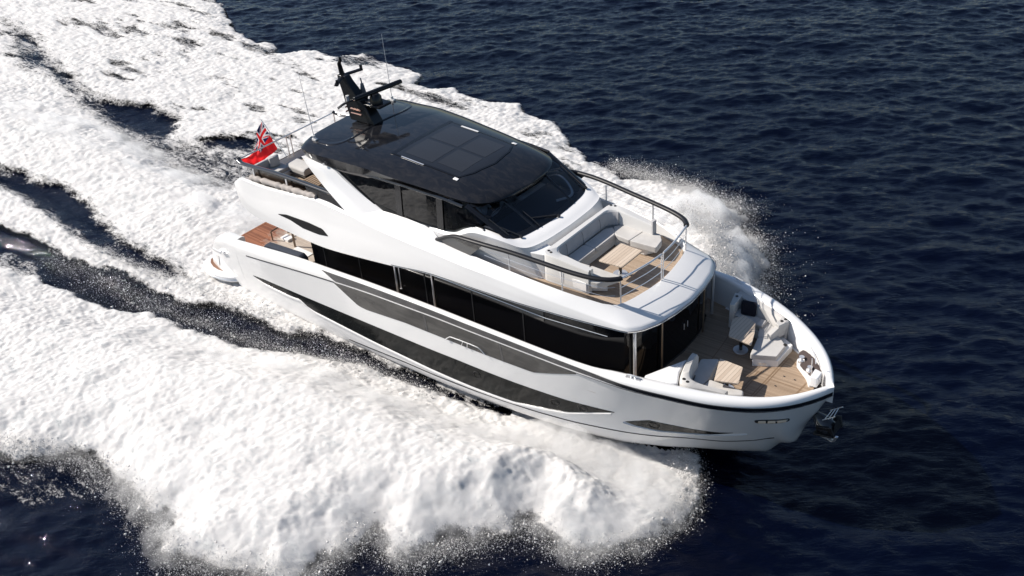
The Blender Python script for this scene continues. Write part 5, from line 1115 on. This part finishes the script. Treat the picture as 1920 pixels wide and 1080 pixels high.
def cloth(name, col):
    m_ = mat(name, col, .8); t = m_.node_tree; tr = t.nodes.new('ShaderNodeBsdfTranslucent'); tr.inputs[0].default_value = (*col, 1)
    mx = t.nodes.new('ShaderNodeMixShader'); mx.inputs[0].default_value = .45; t.links.new(t.nodes['Principled BSDF'].outputs[0], mx.inputs[1]); t.links.new(tr.outputs[0], mx.inputs[2]); t.links.new(mx.outputs[0], t.nodes['Material Output'].inputs[0]); return m_
m.build('flag', [cloth('flag_blue', (.015, .02, .09)), cloth('flag_white', (.80, .79, .79)), cloth('flag_red', (.80, .022, .026))], en, recalc=False)
# --- helmsman seen through the windscreen
def person(name, label, joints, edges, radii, mt, loc):
    me = bpy.data.meshes.new(name); me.from_pydata([tuple(Vector(j)) for j in joints], edges, []); o = bpy.data.objects.new(name, me); sc.collection.objects.link(o); o.location = loc
    sk = o.modifiers.new('skin', 'SKIN'); me.skin_vertices.new(name='') if not me.skin_vertices else None
    for i, r in enumerate(radii): me.skin_vertices[0].data[i].radius = (r, r)
    me.skin_vertices[0].data[0].use_root = True
    sk.use_smooth_shade = True; ss = o.modifiers.new('sub', 'SUBSURF'); ss.levels = ss.render_levels = 2; me.materials.append(mt); tag(o, label, 'person'); return o
m_skin = mat('skin', (.50, .28, .20), .5)
J = [(0, 0, 0), (.02, 0, .22), (.03, 0, .44), (.04, 0, .53), (.08, 0, .62), (.10, 0, .72), (.02, .19, .44), (.16, .27, .22), (.44, .20, .20), (.52, .17, .22), (.02, -.19, .44), (.16, -.27, .22), (.44, -.20, .20), (.52, -.17, .22),
     (.05, .1, -.03), (.42, .12, 0), (.46, .12, -.4), (.58, .12, -.42), (.05, -.1, -.03), (.42, -.12, 0), (.46, -.12, -.4), (.58, -.12, -.42)]
E_ = [(0, 1), (1, 2), (2, 3), (3, 4), (4, 5), (2, 6), (6, 7), (7, 8), (8, 9), (2, 10), (10, 11), (11, 12), (12, 13), (0, 14), (14, 15), (15, 16), (16, 17), (0, 18), (18, 19), (19, 20), (20, 21)]
Rd = [.13, .13, .14, .055, .085, .08, .06, .045, .033, .03, .06, .045, .033, .03, .09, .07, .05, .04, .09, .07, .05, .04]
hm = person('person', 'helmsman in a pale shirt seated at the wheel behind the windscreen', J, E_, Rd, m_skin, (14.30, -.85, 6.36))
def skinpart(name, idx, edges, grow, mt):
    me = bpy.data.meshes.new(name); me.from_pydata([J[i] for i in idx], edges, []); o = bpy.data.objects.new(name, me); sc.collection.objects.link(o); o.parent = hm
    o.modifiers.new('skin', 'SKIN'); 
    if not me.skin_vertices: me.skin_vertices.new(name='')
    for k, i in enumerate(idx): me.skin_vertices[0].data[k].radius = (Rd[i] * grow,) * 2
    me.skin_vertices[0].data[0].use_root = True
    s2 = o.modifiers.new('sub', 'SUBSURF'); s2.levels = s2.render_levels = 2; me.materials.append(mt)
skinpart('shirt', [0, 1, 2, 6, 7, 10, 11], [(0, 1), (1, 2), (2, 3), (3, 4), (2, 5), (5, 6)], 1.18, mat('shirt_cloth', (.62, .62, .62), .9))
skinpart('trousers', [0, 14, 15, 16, 18, 19, 20], [(0, 1), (1, 2), (2, 3), (0, 4), (4, 5), (5, 6)], 1.14, mat('navy_cloth', (.02, .025, .05), .9))
me = bpy.data.meshes.new('hair'); b = bmesh.new(); bmesh.ops.create_uvsphere(b, u_segments=16, v_segments=10, radius=.102); 
for v in b.verts: v.co.x *= .95; v.co += Vector((.075, 0, .69))
bmesh.ops.delete(b, geom=[v for v in b.verts if v.co.z < .66 and v.co.x > .06], context='VERTS'); b.to_mesh(me); b.free(); me.materials.append(mat('brown_hair', (.03, .018, .01), .7)); o = bpy.data.objects.new('hair', me); sc.collection.objects.link(o); o.parent = hm
